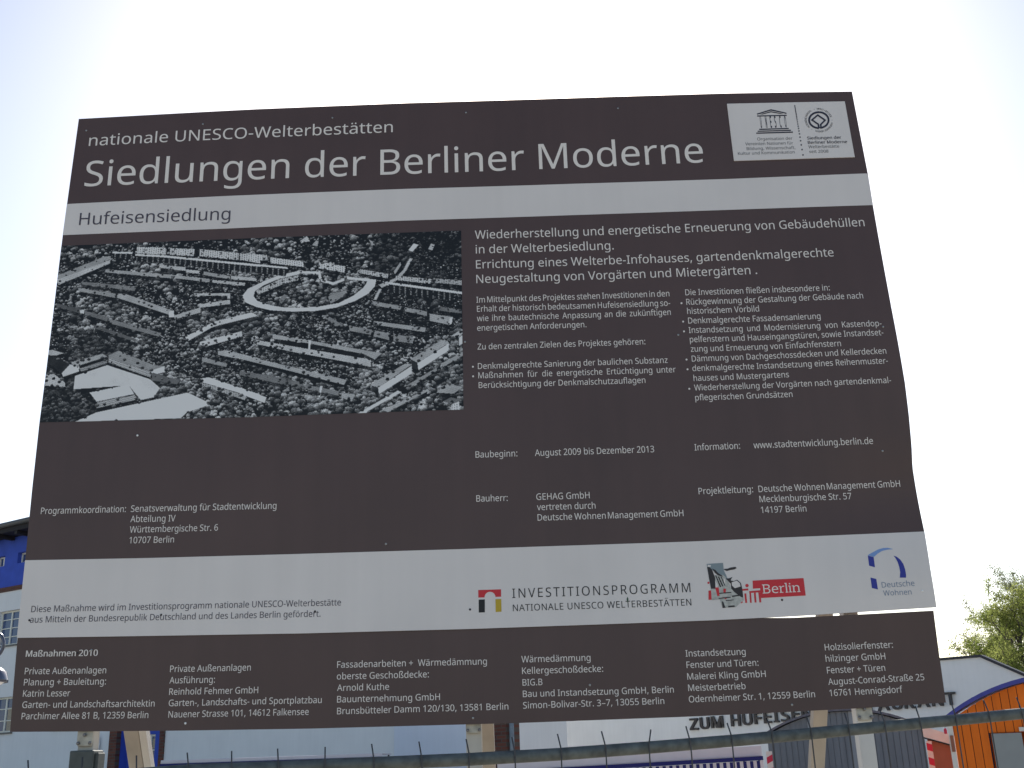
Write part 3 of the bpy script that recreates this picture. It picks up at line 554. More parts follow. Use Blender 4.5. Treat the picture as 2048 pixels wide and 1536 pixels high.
AERIAL = [
(0.42, 0, [(-1, 176), (112, 75), (127, 76), (128, 92), (4, 204)]),
(0.5, 0, [(0, 201), (128, 95), (127, 117), (5, 231)]),
(0.52, 1, [(191, 25), (264, 37), (265, 79), (192, 64)]),
(0.52, 1, [(274, 40), (336, 53), (334, 93), (275, 80)]),
(0.52, 1, [(349, 54), (447, 85), (446, 126), (349, 94)]),
(0.52, 1, [(455, 91), (499, 102), (501, 150), (456, 127)]),
(0.03, 2, [(131, 58), (181, 61), (183, 99), (133, 90)]),
(0.03, 2, [(192, 80), (259, 90), (501, 168), (502, 208), (264, 126), (193, 111)]),
(0.62, 0, [(131, 47), (181, 55), (181, 65), (131, 58)]),
(0.66, 0, [(188, 66), (259, 81), (501, 158), (501, 169), (259, 93), (189, 77)]),
(0.45, 0, [(119, 151), (283, 197), (283, 217), (116, 167)]),
(0.5, 0, [(252, 136), (316, 156), (317, 177), (251, 152)]),
(0.5, 0, [(318, 169), (353, 180), (354, 197), (319, 186)]),
(0.45, 0, [(362, 185), (429, 218), (427, 234), (362, 204)]),
(0.5, 0, [(430, 215), (494, 233), (494, 251), (431, 235)]),
(0.45, 0, [(291, 200), (378, 229), (378, 248), (293, 217)]),
(0.5, 0, [(385, 235), (467, 259), (466, 276), (385, 250)]),
(0.34, 0, [(62, 217), (199, 259), (195, 282), (61, 232)]),
(0.42, 0, [(56, 255), (150, 294), (149, 318), (55, 270)]),
(0.46, 0, [(153, 294), (175, 299), (295, 405), (284, 424), (154, 318)]),
(0.7, 0, [(284, 408), (296, 401), (298, 440), (285, 439)]),
(0.5, 0, [(297, 431), (360, 391), (361, 419), (301, 452)]),
(0.5, 0, [(358, 372), (432, 352), (433, 376), (358, 392)]),
(0.5, 0, [(342, 308), (431, 315), (432, 345), (425, 345), (425, 328), (346, 322)]),
(0.55, 0, [(329, 554), (387, 484), (403, 470), (486, 428), (503, 448), (410, 493), (391, 506), (338, 575)]),
(0.55, 0, [(366, 583), (466, 531), (467, 560), (385, 608), (366, 599)]),
(0.25, 0, [(7, 339), (76, 379), (76, 404), (66, 399), (7, 359)]),
(0.6, 0, [(65, 382), (76, 380), (76, 402), (67, 399)]),
(0.32, 0, [(78, 387), (137, 426), (135, 450), (79, 408)]),
(0.36, 0, [(141, 438), (270, 527), (266, 547), (142, 462)]),
(0.25, 0, [(102, 465), (211, 556), (208, 569), (104, 486)]),
(0.12, 0, [(-2, 638), (11, 631), (56, 686), (39, 733), (0, 671)]),
(0.55, 0, [(39, 733), (56, 686), (79, 699), (80, 726), (43, 753)]),
(0.5, 0, [(-3, 604), (9, 601), (38, 622), (21, 632), (1, 631)]),
(0.45, 0, [(58, 675), (132, 632), (144, 648), (69, 700)]),
(0.42, 3, [(79, 710), (145, 667), (146, 685), (85, 727)]),
(0.56, 0, [(72, 750), (146, 696), (252, 780), (278, 829), (266, 879), (235, 892), (203, 810), (72, 823)]),
(0.4, 0, [(147, 641), (170, 618), (259, 704), (283, 710), (284, 722), (252, 734), (148, 659)]),
(0.5, 3, [(148, 659), (252, 737), (254, 771), (149, 682)]),
(0.6, 0, [(252, 734), (285, 711), (286, 744), (258, 757)]),
(0.28, 0, [(257, 744), (325, 793), (318, 812), (256, 786)]),
(0.5, 0, [(-1, 742), (20, 736), (49, 785), (51, 809), (2, 799)]),
(0.62, 0, [(111, 844), (202, 806), (218, 858), (130, 894)]),
(0.48, 3, [(132, 896), (218, 865), (231, 886), (132, 930)]),
(0.66, 0, [(84, 1000), (133, 952), (345, 859), (394, 912), (395, 931), (348, 964), (334, 995)]),
(0.68, 0, [(374, 785), (393, 779), (518, 880), (519, 904), (440, 848), (378, 805)]),
(0.45, 1, [(377, 807), (485, 883), (483, 908), (379, 823)]),
(0.48, 0, [(411, 638), (432, 635), (513, 686), (514, 709), (435, 670), (412, 658)]),
(0.4, 0, [(374, 668), (436, 709), (433, 725), (374, 692)]),
(0.57, 0, [(597, 202), (552, 221), (552, 241), (598, 222)]),
(0.57, 0, [(552, 221), (510, 255), (513, 276), (552, 241)]),
(0.57, 0, [(510, 255), (474, 294), (492, 308), (513, 276)]),
(0.57, 0, [(474, 294), (462, 331), (489, 337), (492, 308)]),
(0.57, 0, [(462, 331), (470, 370), (499, 364), (489, 337)]),
(0.57, 0, [(470, 370), (497, 398), (529, 390), (499, 364)]),
(0.57, 0, [(497, 398), (533, 420), (562, 406), (529, 390)]),
(0.57, 0, [(533, 420), (589, 433), (605, 413), (562, 406)]),
(0.57, 0, [(589, 433), (641, 434), (653, 409), (605, 413)]),
(0.57, 0, [(641, 434), (693, 419), (699, 394), (653, 409)]),
(0.57, 0, [(693, 419), (738, 386), (734, 355), (699, 394)]),
(0.57, 0, [(738, 386), (770, 347), (758, 311), (734, 355)]),
(0.57, 0, [(770, 347), (786, 306), (765, 289), (758, 311)]),
(0.57, 0, [(786, 306), (789, 270), (766, 278), (765, 289)]),
(0.5, 1, [(494, 307), (520, 279), (555, 244), (598, 225), (598, 255), (563, 271), (526, 306), (501, 327)]),
(0.6, 0, [(717, 245), (789, 269), (788, 283), (717, 260)]),
(0.55, 0, [(597, 202), (650, 210), (655, 250), (648, 254), (646, 225), (598, 215)]),
(0.4, 0, [(672, 357), (685, 336), (717, 323), (708, 360), (679, 396)]),
(0.35, 0, [(551, 362), (564, 332), (574, 341), (558, 386)]),
(0.55, 0, [(651, 252), (684, 275), (710, 254), (710, 269), (684, 290), (654, 268)]),
(0.5, 0, [(796, 299), (835, 264), (855, 220), (871, 152), (878, 156), (861, 228), (842, 274), (803, 317)]),
(0.5, 0, [(783, 382), (796, 322), (803, 323), (790, 384)]),
(0.45, 0, [(832, 226), (848, 173), (850, 189), (835, 243)]),
(0.52, 1, [(449, 88), (516, 102), (521, 133), (450, 127)]),
(0.56, 1, [(526, 118), (606, 148), (611, 181), (527, 151)]),
(0.54, 1, [(646, 157), (713, 186), (710, 221), (647, 192)]),
(0.5, 1, [(749, 205), (819, 238), (817, 264), (748, 228)]),
(0.52, 1, [(838, 251), (925, 277), (922, 304), (837, 274)]),
(0.46, 1, [(937, 275), (999, 291), (999, 318), (935, 298)]),
(0.6, 0, [(868, 105), (881, 67), (893, 76), (878, 115)]),
(0.5, 0, [(917, 103), (924, 71), (933, 79), (927, 111)]),
(0.5, 0, [(598, 28), (614, 1), (622, 31), (608, 36)]),
(0.45, 0, [(628, 55), (644, 11), (642, 64)]),
(0.45, 0, [(769, 34), (780, 50), (778, 75)]),
(0.03, 2, [(451, 154), (571, 192), (565, 231), (452, 186)]),
(0.64, 0, [(451, 141), (571, 178), (571, 188), (451, 152)]),
(0.03, 2, [(822, 302), (979, 364), (976, 407), (822, 341)]),
(0.64, 0, [(820, 285), (1001, 357), (1001, 370), (821, 298)]),
(0.42, 0, [(780, 389), (852, 426), (849, 446), (784, 414)]),
(0.42, 0, [(859, 430), (914, 461), (914, 485), (860, 454)]),
(0.45, 0, [(920, 473), (976, 496), (966, 538), (920, 512)]),
(0.6, 0, [(969, 503), (976, 496), (974, 533), (966, 540)]),
(0.32, 0, [(943, 433), (998, 457), (998, 477), (943, 457)]),
(0.45, 0, [(784, 502), (911, 550), (909, 574), (797, 527)]),
(0.4, 0, [(725, 523), (781, 551), (778, 578), (727, 551)]),
(0.4, 0, [(788, 555), (825, 576), (822, 611), (785, 586)]),
(0.4, 0, [(833, 577), (882, 603), (879, 634), (833, 616)]),
(0.38, 0, [(659, 462), (670, 459), (707, 514), (694, 526)]),
(0.08, 0, [(559, 594), (631, 615), (763, 684), (764, 707), (631, 645), (563, 609)]),
(0.45, 0, [(541, 555), (630, 597), (805, 682), (789, 715), (763, 683), (631, 613), (541, 579)]),
(0.75, 0, [(628, 593), (634, 597), (633, 646), (629, 646)]),
(0.06, 0, [(593, 656), (732, 726), (729, 748), (597, 678)]),
(0.5, 0, [(501, 582), (555, 609), (780, 716), (780, 754), (732, 728), (593, 657), (503, 605)]),
(0.05, 0, [(498, 699), (572, 749), (717, 844), (714, 858), (573, 767), (498, 717)]),
(0.46, 0, [(464, 660), (572, 727), (723, 820), (717, 846), (572, 750), (465, 683)]),
(0.32, 0, [(467, 748), (577, 800), (577, 834), (467, 771)]),
(0.3, 0, [(583, 804), (622, 826), (619, 845), (584, 831)]),
(0.36, 0, [(625, 837), (705, 879), (704, 902), (625, 860)]),
(0.45, 0, [(711, 890), (744, 897), (736, 936), (712, 913)]),
(0.75, 0, [(660, 847), (666, 847), (661, 908), (657, 907)]),
(0.65, 0, [(469, 838), (534, 897), (530, 926), (470, 872)]),
(0.45, 0, [(779, 849), (863, 741), (877, 749), (798, 867)]),
(0.66, 0, [(798, 867), (877, 757), (877, 798), (800, 902)]),
(0.16, 0, [(781, 853), (798, 867), (798, 902), (789, 884)]),
(0.45, 0, [(874, 720), (949, 621), (967, 636), (892, 741)]),
(0.68, 0, [(891, 743), (967, 640), (965, 681), (893, 781)]),
(0.14, 0, [(875, 724), (890, 739), (890, 777), (879, 769)]),
(0.5, 0, [(972, 600), (999, 565), (999, 589), (991, 610)]),
(0.6, 0, [(991, 612), (999, 598), (999, 644), (991, 658)]),
(0.56, 0, [(750, 1000), (844, 887), (854, 895), (775, 989), (771, 1000)]),
(0.46, 0, [(807, 989), (914, 885), (918, 893), (823, 997)]),
(0.42, 0, [(866, 860), (936, 772), (939, 785), (873, 873)]),
(0.42, 0, [(946, 751), (1000, 690), (1000, 710), (952, 768)]),
(0.45, 0, [(936, 905), (955, 860), (999, 878), (977, 913)]),
(0.28, 0, [(951, 952), (970, 932), (996, 948), (977, 969)]),
(0.6, 1, [(970, 971), (989, 955), (991, 999), (970, 1000)]),
]

# ------------------------------------------------------------------ the information board
SIGN = thing('information_board', 'big brown and white printed information board with an aerial photograph, on timber posts', 'sign', (-0.2, 5.0, 0))
def sstep(a, b, x):
    t = np.clip((x - a) / (b - a), 0, 1); return t * t * (3 - 2 * t)
def warp(x, z):
    """how far the thin sheet bulges towards the viewer (metres)"""
    g = 0.022 * np.exp(-((z - 3.95) / 0.42) ** 2) - 0.020 * np.exp(-((z - 3.20) / 0.20) ** 2) + 0.010 * np.exp(-((z - 2.80) / 0.2) ** 2)
    return sstep(1.25, 2.06, x) * g + 0.0035 * np.sin(2.1 * x + 0.8 * z) + 0.002 * np.sin(3.7 * z - 1.3 * x)
def on_sheet(x, z, lift):
    x = np.asarray(x, float); z = np.asarray(z, float)
    return np.stack([x, -warp(x, z) - lift, z], -1)
def edge(pts):
    a = np.array(pts, float) / 1000
    d = np.r_[0, np.cumsum(np.hypot(*np.diff(a, axis=0).T))]; d /= d[-1]
    def f(t): return np.stack([np.interp(t, d, a[:, 0]), np.interp(t, d, a[:, 1])], -1)
    return f
def patch(top, bottom, left, right, ns, nt):
    """Coons patch of four edge curves -> (nt+1, ns+1, 2)"""
    s = np.linspace(0, 1, ns + 1); t = np.linspace(0, 1, nt + 1)
    T, B, L, Rr = top(s), bottom(s), left(t), right(t)
    s2 = s[None, :, None]; t2 = t[:, None, None]
    P = (1 - t2) * T[None] + t2 * B[None] + (1 - s2) * L[:, None] + s2 * Rr[:, None]
    P -= (1 - s2) * (1 - t2) * T[0] + s2 * (1 - t2) * T[-1] + (1 - s2) * t2 * B[0] + s2 * t2 * B[-1]
    return P
def grid_faces(ns, nt, o=0, flip=False):
    w = ns + 1; f = []
    for j in range(nt):
        for i in range(ns):
            a = o + j * w + i
            q = (a, a + w, a + w + 1, a + 1)
            f.append(q[::-1] if flip else q)
    return f
def sheet(P, lift, thick=0.0):
    nt_, ns_ = P.shape[0] - 1, P.shape[1] - 1
    F = on_sheet(P[..., 0], P[..., 1], lift).reshape(-1, 3)
    mb = MB()
    if not thick:
        return mb.add(F.tolist(), grid_faces(ns_, nt_))
    Bk = F.copy(); Bk[:, 1] += thick
    n = len(F); w = ns_ + 1
    rim = [i for i in range(w)] + [j * w + ns_ for j in range(1, nt_ + 1)] + [nt_ * w + i for i in range(ns_ - 1, -1, -1)] + [j * w for j in range(nt_ - 1, 0, -1)]
    fs = grid_faces(ns_, nt_) + grid_faces(ns_, nt_, n, True)
    for a, b in zip(rim, rim[1:] + rim[:1]):
        fs.append((a, b, n + b, n + a))
    return mb.add(F.tolist() + Bk.tolist(), fs)
def shifted(pts, dx=0, dz=0): return [(x + dx, z + dz) for x, z in pts]
E_ = EDGES
main_panel = part('main_panel', sheet(patch(edge(E_['top']), edge(E_['bottom']), edge(E_['left']), edge(E_['right']), 110, 84), 0.0, 0.004), BROWN, SIGN, True)
lower_panel = part('lower_panel', sheet(patch(edge(E_['ltop']), edge(E_['lbottom']), edge(E_['lleft']), edge(E_['lright']), 110, 16), -0.0055, 0.004), BROWN, SIGN, True)
for p_ in (main_panel, lower_panel):
    p_.data.polygons.foreach_set('use_smooth', [False] * len(p_.data.polygons))
def clip_edge(pts, za, zb):
    a = sorted(pts, key=lambda p: -p[1]); zs = [p[1] for p in a][::-1]; xs = [p[0] for p in a][::-1]
    out = [(float(np.interp(z, zs, xs)), z) for z in np.linspace(za, zb, 12)]
    return out
def band(name, top, bot):
    l = clip_edge(E_['left'], top[0][1], bot[0][1]); r = clip_edge(E_['right'], top[-1][1], bot[-1][1])
    l[0] = top[0]; l[-1] = bot[0]; r[0] = top[-1]; r[-1] = bot[-1]
    return part(name, sheet(patch(edge(top), edge(bot), edge(l), edge(r), 110, 10), 0.0012), WHITE, main_panel)
band('white_band', E_['b1top'], E_['b1bot'])
band('white_band', E_['b2top'], shifted(E_['bottom'], 0, 0.4))
pl = E_['plate']
plate = part('heritage_plate', sheet(patch(edge([pl[0], pl[1]]), edge([pl[3], pl[2]]), edge([pl[0], pl[3]]), edge([pl[1], pl[2]]), 14, 8), 0.005, 0.004), WHITE, SIGN)

# ---- lettering
STYLE = {'w': (LETTER, 3, 0, 1, 1), 'W': (LETTER, 8, 0, 1, 1), 'd': (DARKTXT, 3, 0, 1, 1), 'b': (LETTER, 3, 0, 1, 1),
         'k2': (BLACKTXT, 4, -0.002, 1.22, 1), 'k1': (BLACKTXT, 3, 0, 1.06, 1), 'l': (BLUEGREY, 3, 0, 1, 1),
         'u': (GREYINK, 2, 0, 1, 1), 'v': (INK, 2, 0, 1, 1), 'n': (INK, 4, 0.02, 1, 1), 's': (LETTER, 4, 0, 1, 1)}
capme = text_meshes([('H', 2, 0, 1, 1, 0)])[0]
CAP = float(coords(capme)[:, 1].max())
tm = text_meshes([(t[0], STYLE[t[6]][1], STYLE[t[6]][2], STYLE[t[6]][3], STYLE[t[6]][4], 0) for t in TEXT_LINES])
def words_of(me, gap):
    """split a line of text into words: list of (vertex array, faces) ordered left to right"""
    a = coords(me); n = len(a); par = list(range(n))
    def find(i):
        while par[i] != i: par[i] = par[par[i]]; i = par[i]
        return i
    faces = [tuple(p.vertices) for p in me.polygons]
    for f in faces:
        r = find(f[0])
        for k in f[1:]: par[find(k)] = r
    roots = np.array([find(i) for i in range(n)])
    isl = sorted(((a[roots == r, 0].min(), a[roots == r, 0].max(), r) for r in set(roots.tolist())))
    groups_, hi = [], -9
    for lo, h, r in isl:
        if lo - hi > gap: groups_.append([])
        groups_[-1].append(r); hi = max(hi, h)
    out = []
    for g in groups_:
        keep = np.where(np.isin(roots, g))[0]; mp = {int(o): i for i, o in enumerate(keep)}
        out.append((a[keep], [tuple(mp[k] for k in f) for f in faces if f[0] in mp]))
    return out
GAPS = {'Im Mittelpunkt': 0.205, 'Erhalt der hist': 0.205, 'wie ihre': 0.33, 'Maßnahmen für': 0.42, 'Instandsetzung und Mod': 0.42, 'Deutsche Wohnen': 0.20, 'Fassadenarbeiten': None}
def lay_line(body, me, x0, z0, x1, z1, cap, lift, st):
    """words of one printed line, fitted between its two end points on the sheet"""
    ws = words_of(me, 0.42 if st == 'k2' else 0.175)
    lo = ws[0][0][:, 0].min(); hi = ws[-1][0][:, 0].max()
    L = math.hypot(x1 - x0, z1 - z0); sy = cap / CAP
    sx = L / (hi - lo)
    pos = [w[0][:, 0].min() * sx - lo * sx for w in ws]
    gap_em = next((g for k, g in GAPS.items() if body.startswith(k)), None)
    if gap_em:                                                                 # justified setting: the gaps stretch, not the letters
        wid = [w[0][:, 0].max() - w[0][:, 0].min() for w in ws]
        g = gap_em * sy
        sx = (L - g * (len(ws) - 1)) / sum(wid)
        pos = []; x = 0.0
        for w in wid: pos.append(x); x += sx * w + g
    c, s = (x1 - x0) / L, (z1 - z0) / L
    res = []
    for (a, fs), p in zip(ws, pos):
        X = (a[:, 0] - a[:, 0].min()) * sx + p; Y = a[:, 1] * sy
        V = on_sheet(x0 + X * c, z0 + X * s + Y, lift)
        if st in 'bv':                                                         # bold weight: a second impression beside the first
            X2 = X + 0.030 * sy
            V2 = on_sheet(x0 + X2 * c, z0 + X2 * s + Y, lift + 0.00025)
            n = len(V); V = np.r_[V, V2]; fs = fs + [tuple(i + n for i in f) for f in fs]
        res.append(MB().add(V.tolist(), fs))
    return res
for me, (body, x0, z0, x1, z1, cap, st) in zip(tm, TEXT_LINES):
    z0m, z1m = z0 / 1000, z1 / 1000
    on_plate = st in 'uvn'
    parent = plate if on_plate else (lower_panel if z0 < 2680 else main_panel)
    lift = 0.0058 if on_plate else (0.0028 if st == 's' else (-0.0045 if z0 < 2680 else (0.0010 if st in ('w', 'W', 'b') else 0.0022)))
    for mb in lay_line(body, me, x0 / 1000, z0m, x1 / 1000, z1m, cap / 1000, lift, st):
        part('lettering', mb, STYLE[st][0], parent)
    if st == 's':                      # slab serifs of the city name
        x0, x1, cap = x0 / 1000, x1 / 1000, cap / 1000
        W_ = 2.761 - 0.098 - 0.09
        f = lambda e: x0 + (e - 0.098) / W_ * (x1 - x0)
        for e0, e1, h in ((0.03, 0.3, 0), (0.03, 0.3, 0.915), (1.24, 1.50, 0), (1.22, 1.34, 0.66), (1.66, 1.86, 0), (1.64, 1.76, 0.98), (1.92, 2.12, 0), (1.90, 2.02, 0.66), (2.17, 2.40, 0), (2.15, 2.28, 0.66), (2.50, 2.72, 0)):
            zz = z0m + (z1m - z0m) * (f(e0) - x0) / (x1 - x0) + h * cap
            q = [(f(e0), zz), (f(e1), zz), (f(e1), zz + 0.085 * cap), (f(e0), zz + 0.085 * cap)]
            part('serif', MB().add([on_sheet(x, z, lift + 0.0003).tolist() for x, z in q], [(0, 1, 2, 3)]), LETTER, parent)
# ring lettering round the heritage emblem
(cx_, cz_), (rx_, rz_) = RING_TEXT
ring_words = 'WORLD HERITAGE  •  PATRIMOINE MONDIAL  •  PATRIMONIO MUNDIAL  •  '
chars = text_meshes([(ch if ch != ' ' else '.', 2, 0, 1, 1, 0) for ch in ring_words])
mb = MB()
for i, (ch, me) in enumerate(zip(ring_words, chars)):
    if ch == ' ':
        if mb.v: part('lettering', mb, GREYINK, plate)
        mb = MB(); continue
    th = R(90) - 2 * math.pi * (i + 0.5) / len(ring_words)
    a = coords(me); a[:, 0] -= (a[:, 0].max() + a[:, 0].min()) / 2
    k = 0.0105 / CAP
    px_, pz_ = a[:, 0] * k, a[:, 1] * k
    rr = (rx_ + rz_) / 2000 - 0.005
    ca, sa = math.cos(th - R(90)), math.sin(th - R(90))
    x = cx_ / 1000 + rr * math.cos(th) + px_ * ca - pz_ * sa
    z = cz_ / 1000 + rr * math.sin(th) + px_ * sa + pz_ * ca
    mb.add(on_sheet(x, z, 0.0058).tolist(), [tuple(p.vertices) for p in me.polygons])

# ---- logos and bullets
SHAPE_MAT = {'w': LETTER, 'red': RED, 'blk': BLACKTXT, 'gold': GOLD, 'grn': GREENM, 'lblue': LBLUE, 'blue': BLUE, 'sk': STSKY, 'gry': STGREY, 'drk': STDARK, 'wht': WHITE, 'ink': INK}
SHAPE_NAME = {'w': 'bullet', 'red': 'logo_shape', 'blk': 'logo_shape', 'gold': 'logo_shape', 'grn': 'paint_mark', 'lblue': 'logo_shape', 'blue': 'logo_shape',
              'sk': 'torn_sticker', 'gry': 'torn_sticker', 'drk': 'torn_sticker', 'wht': 'torn_sticker', 'ink': 'emblem_shape'}
groups = {}
for m_, lay, gid, pts in PRINT_SHAPES:
    groups.setdefault((m_, lay, gid), []).append(pts)
for (m_, lay, gid), polys in groups.items():
    mb = MB()
    for pts in polys:
        a = np.array(pts) / 1000
        area = 0.5 * np.sum(a[:, 0] * np.roll(a[:, 1], -1) - np.roll(a[:, 0], -1) * a[:, 1])
        if area < 0: a = a[::-1]
        lift = 0.0058 if m_ == 'ink' else (0.0010 if m_ == 'w' else 0.0014 + 0.0004 * lay)
        lift += 0.00004 * (gid % 9)
        vs = on_sheet(a[:, 0], a[:, 1], lift).tolist()
        mb.add(vs, [tuple(range(len(vs)))])
    me = mb.mesh(SHAPE_NAME[m_], SHAPE_MAT[m_])
    if len(polys) > 1:
        bm = bmesh.new(); bm.from_mesh(me); bmesh.ops.remove_doubles(bm, verts=bm.verts, dist=2e-4); bm.to_mesh(me); bm.free()
    link(SHAPE_NAME[m_], me, plate if m_ == 'ink' else main_panel)
riv = MB().lathe([(0.0052, 0.0), (0.0050, 0.0012), (0.0034, 0.0026), (0.0001, 0.003)], 10).mesh('rivet')
rv = {}
for k_, m_ in (('g', RIVET), ('h', RIVETB), ('k', STDARK)):
    me = riv.copy(); me.materials.append(m_); rv[k_] = me
for k_, x, z in RIVETS:
    x /= 1000; z /= 1000
    low = z < 2.68
    o = link('rivet', rv[k_], lower_panel if low else main_panel, tuple(on_sheet(x, z, -0.0055 if low else 0.0012)))
    o.rotation_euler = (R(90), 0, 0)

# ---- the aerial photograph printed on the board (flat print, drawn as a fine grid of tones)
def aerial():
    W_, H_ = 880, 400
    rng = np.random.default_rng(7)
    img = 0.06 + 0.04 * rng.random((H_, W_))
    yy, xx = np.mgrid[0:H_, 0:W_]
    def noise(n):
        g = rng.random((n * H_ // W_ + 2, n + 2))
        u = xx / W_ * n; v = yy / H_ * (n * H_ // W_)
        i = u.astype(int); j = v.astype(int); fu = u - i; fv = v - j
        return (g[j, i] * (1 - fu) + g[j, i + 1] * fu) * (1 - fv) + (g[j + 1, i] * (1 - fu) + g[j + 1, i + 1] * fu) * fv
    big = noise(14); mid = noise(60)
    def inside(pts):
        p = np.array(pts, float) * (W_ / 1000, H_ / 1000)
        x0, y0 = np.floor(p.min(0)).astype(int) - 1; x1, y1 = np.ceil(p.max(0)).astype(int) + 1
        x0, y0 = max(x0, 0), max(y0, 0); x1, y1 = min(x1, W_), min(y1, H_)
        if x1 <= x0 or y1 <= y0: return None
        X = xx[y0:y1, x0:x1] + 0.5; Y = yy[y0:y1, x0:x1] + 0.5
        ins = np.zeros(X.shape, bool)
        for (ax, ay), (bx, by) in zip(p, np.roll(p, -1, 0)):
            c = ((ay > Y) != (by > Y)) & (X < (bx - ax) * (Y - ay) / (by - ay + 1e-12) + ax)
            ins ^= c
        return (slice(y0, y1), slice(x0, x1)), ins, X, Y
    open_ = np.zeros((H_, W_), bool)
    for v, w, pts in AERIAL:
        if v >= 0.56:
            r = inside(pts)
            if r: open_[r[0]] |= r[1]
    def blob(cx, cy, r, tone):
        x0, x1 = max(int(cx - r - 1), 0), min(int(cx + r + 2), W_); y0, y1 = max(int(cy - r - 1), 0), min(int(cy + r + 2), H_)
        if x1 <= x0 or y1 <= y0: return
        X = (xx[y0:y1, x0:x1] - cx) / r; Y = (yy[y0:y1, x0:x1] - cy) / (0.85 * r)
        q = X * X + Y * Y
        jag = 1 - 0.45 * rng.random(q.shape)
        val = tone * np.clip(0.66 - 0.62 * Y - 0.22 * X, 0.12, 1.4) + 0.10 * (rng.random(q.shape) - 0.5) * (tone + 0.1) * 2
        k = q < jag
        s = img[y0:y1, x0:x1]; s[k] = np.clip(val[k], 0.0, 1)
    n = 8200
    cx = rng.random(n) * W_; cy = np.sort(rng.random(n) ** 0.9) * H_
    for i in range(n):
        t = cy[i] / H_
        r = (1.6 + 3.0 * t * rng.random() + 2.0 * rng.random() + (4.5 * rng.random() if big[int(cy[i]), int(cx[i])] > 0.55 else 0))
        tone = (0.20 + 0.36 * rng.random() ** 1.2) * (0.6 + 0.8 * mid[int(cy[i]), int(cx[i])]) * (0.55 if (cx[i] > 0.78 * W_ and t < 0.6) or (cx[i] < 0.2 * W_ and t > 0.5) else 1.0)
        blob(cx[i], cy[i], r, tone)
    # small light garden plots and paths between the rows
    for i in range(4200):
        x, y = int(rng.random() * (W_ - 4)), int((0.18 + 0.72 * rng.random()) * (H_ - 3))
        if big[y, x] < 0.62:
            a, b = 1 + int(3 * rng.random()), 1 + int(1.6 * rng.random())
            img[y:y + b, x:x + a] = 0.25 + 0.42 * rng.random() ** 1.3
    img *= 0.72 + 0.56 * rng.random(img.shape)
    order = list(AERIAL)
    for v, w, pts in order:                                    # dark side of each block
        if v < 0.1: continue
        r = inside([(x + 4, y + 22) for x, y in pts])
        if r and v < 0.6:
            s = img[r[0]]; s[r[1]] *= 0.5
    for v, w, pts in order:
        r = inside(pts)
        if not r: continue
        sl, ins, X, Y = r
        val = v * 1.05 + 0.05 * (rng.random(X.shape) - 0.5) + 0.07 * (mid[sl] - 0.5)
        xi, yi = X.astype(int), Y.astype(int)
        if w == 1: val = np.where((xi % 5 < 2) & ((yi + xi // 5) % 5 < 3) & (rng.random(X.shape) < 0.8), val * 0.55, val)
        if w == 2: val = np.where((xi % 12 < 3) & ((yi + xi // 9) % 5 != 0), 0.16 + 0.34 * rng.random(X.shape), 0.07 + 0.05 * rng.random(X.shape))
        if w == 3: val = np.where((xi % 3 < 2) & ((yi + xi // 4) % 4 < 2), val * 0.5, val)
        if w == 0 and 0.3 < v < 0.55: val = np.where(((xi + 3 * yi) % 13 == 0), val * 0.55, val)
        s = img[sl]; s[ins] = np.clip(val[ins], 0, 1)
    for i in range(1900):                                      # trees standing in front of the rows
        x, y = rng.random() * W_, rng.random() * H_
        if open_[int(y), int(x)]: continue
        blob(x, y, 1.6 + 2.6 * rng.random() * (0.5 + y / H_), 0.10 + 0.26 * rng.random())
    img = (img - 0.22) * 1.12 + 0.22
    img = np.clip(img + 0.05 * (rng.random(img.shape) - 0.5), 0.03, 0.8)
    k = np.clip((img ** 2.2) * 2.35, 0.004, 0.8)
    ph = E_['photo']
    P = patch(edge(ph[0:3]), edge([ph[5], ph[4], ph[3]]), edge([ph[0], ph[5]]), edge([ph[2], ph[3]]), W_ - 1, H_ - 1)
    V = on_sheet(P[..., 0], P[..., 1], 0.0010).reshape(-1, 3)
    idx = np.arange(W_ * H_).reshape(H_, W_)
    F = np.stack([idx[:-1, :-1], idx[1:, :-1], idx[1:, 1:], idx[:-1, 1:]], -1).reshape(-1, 4)
    me = bpy.data.meshes.new('aerial_photograph')
    me.vertices.add(len(V)); me.vertices.foreach_set('co', V.astype(np.float32).ravel())
    me.loops.add(F.size); me.loops.foreach_set('vertex_index', F.astype(np.int32).ravel())
    me.polygons.add(len(F)); me.polygons.foreach_set('loop_start', np.arange(0, F.size, 4, dtype=np.int32))
    me.update(calc_edges=True)
    ca = me.color_attributes.new('print', 'FLOAT_COLOR', 'POINT')
    c = np.ones((len(V), 4), np.float32)
    c[:, 0] = k.ravel() * 1.0; c[:, 1] = k.ravel() * 0.985; c[:, 2] = k.ravel() * 0.96
    ca.data.foreach_set('color', c.ravel())
    me.materials.append(attribute_material('photo_print'))
    link('aerial_photograph', me, main_panel)
aerial()

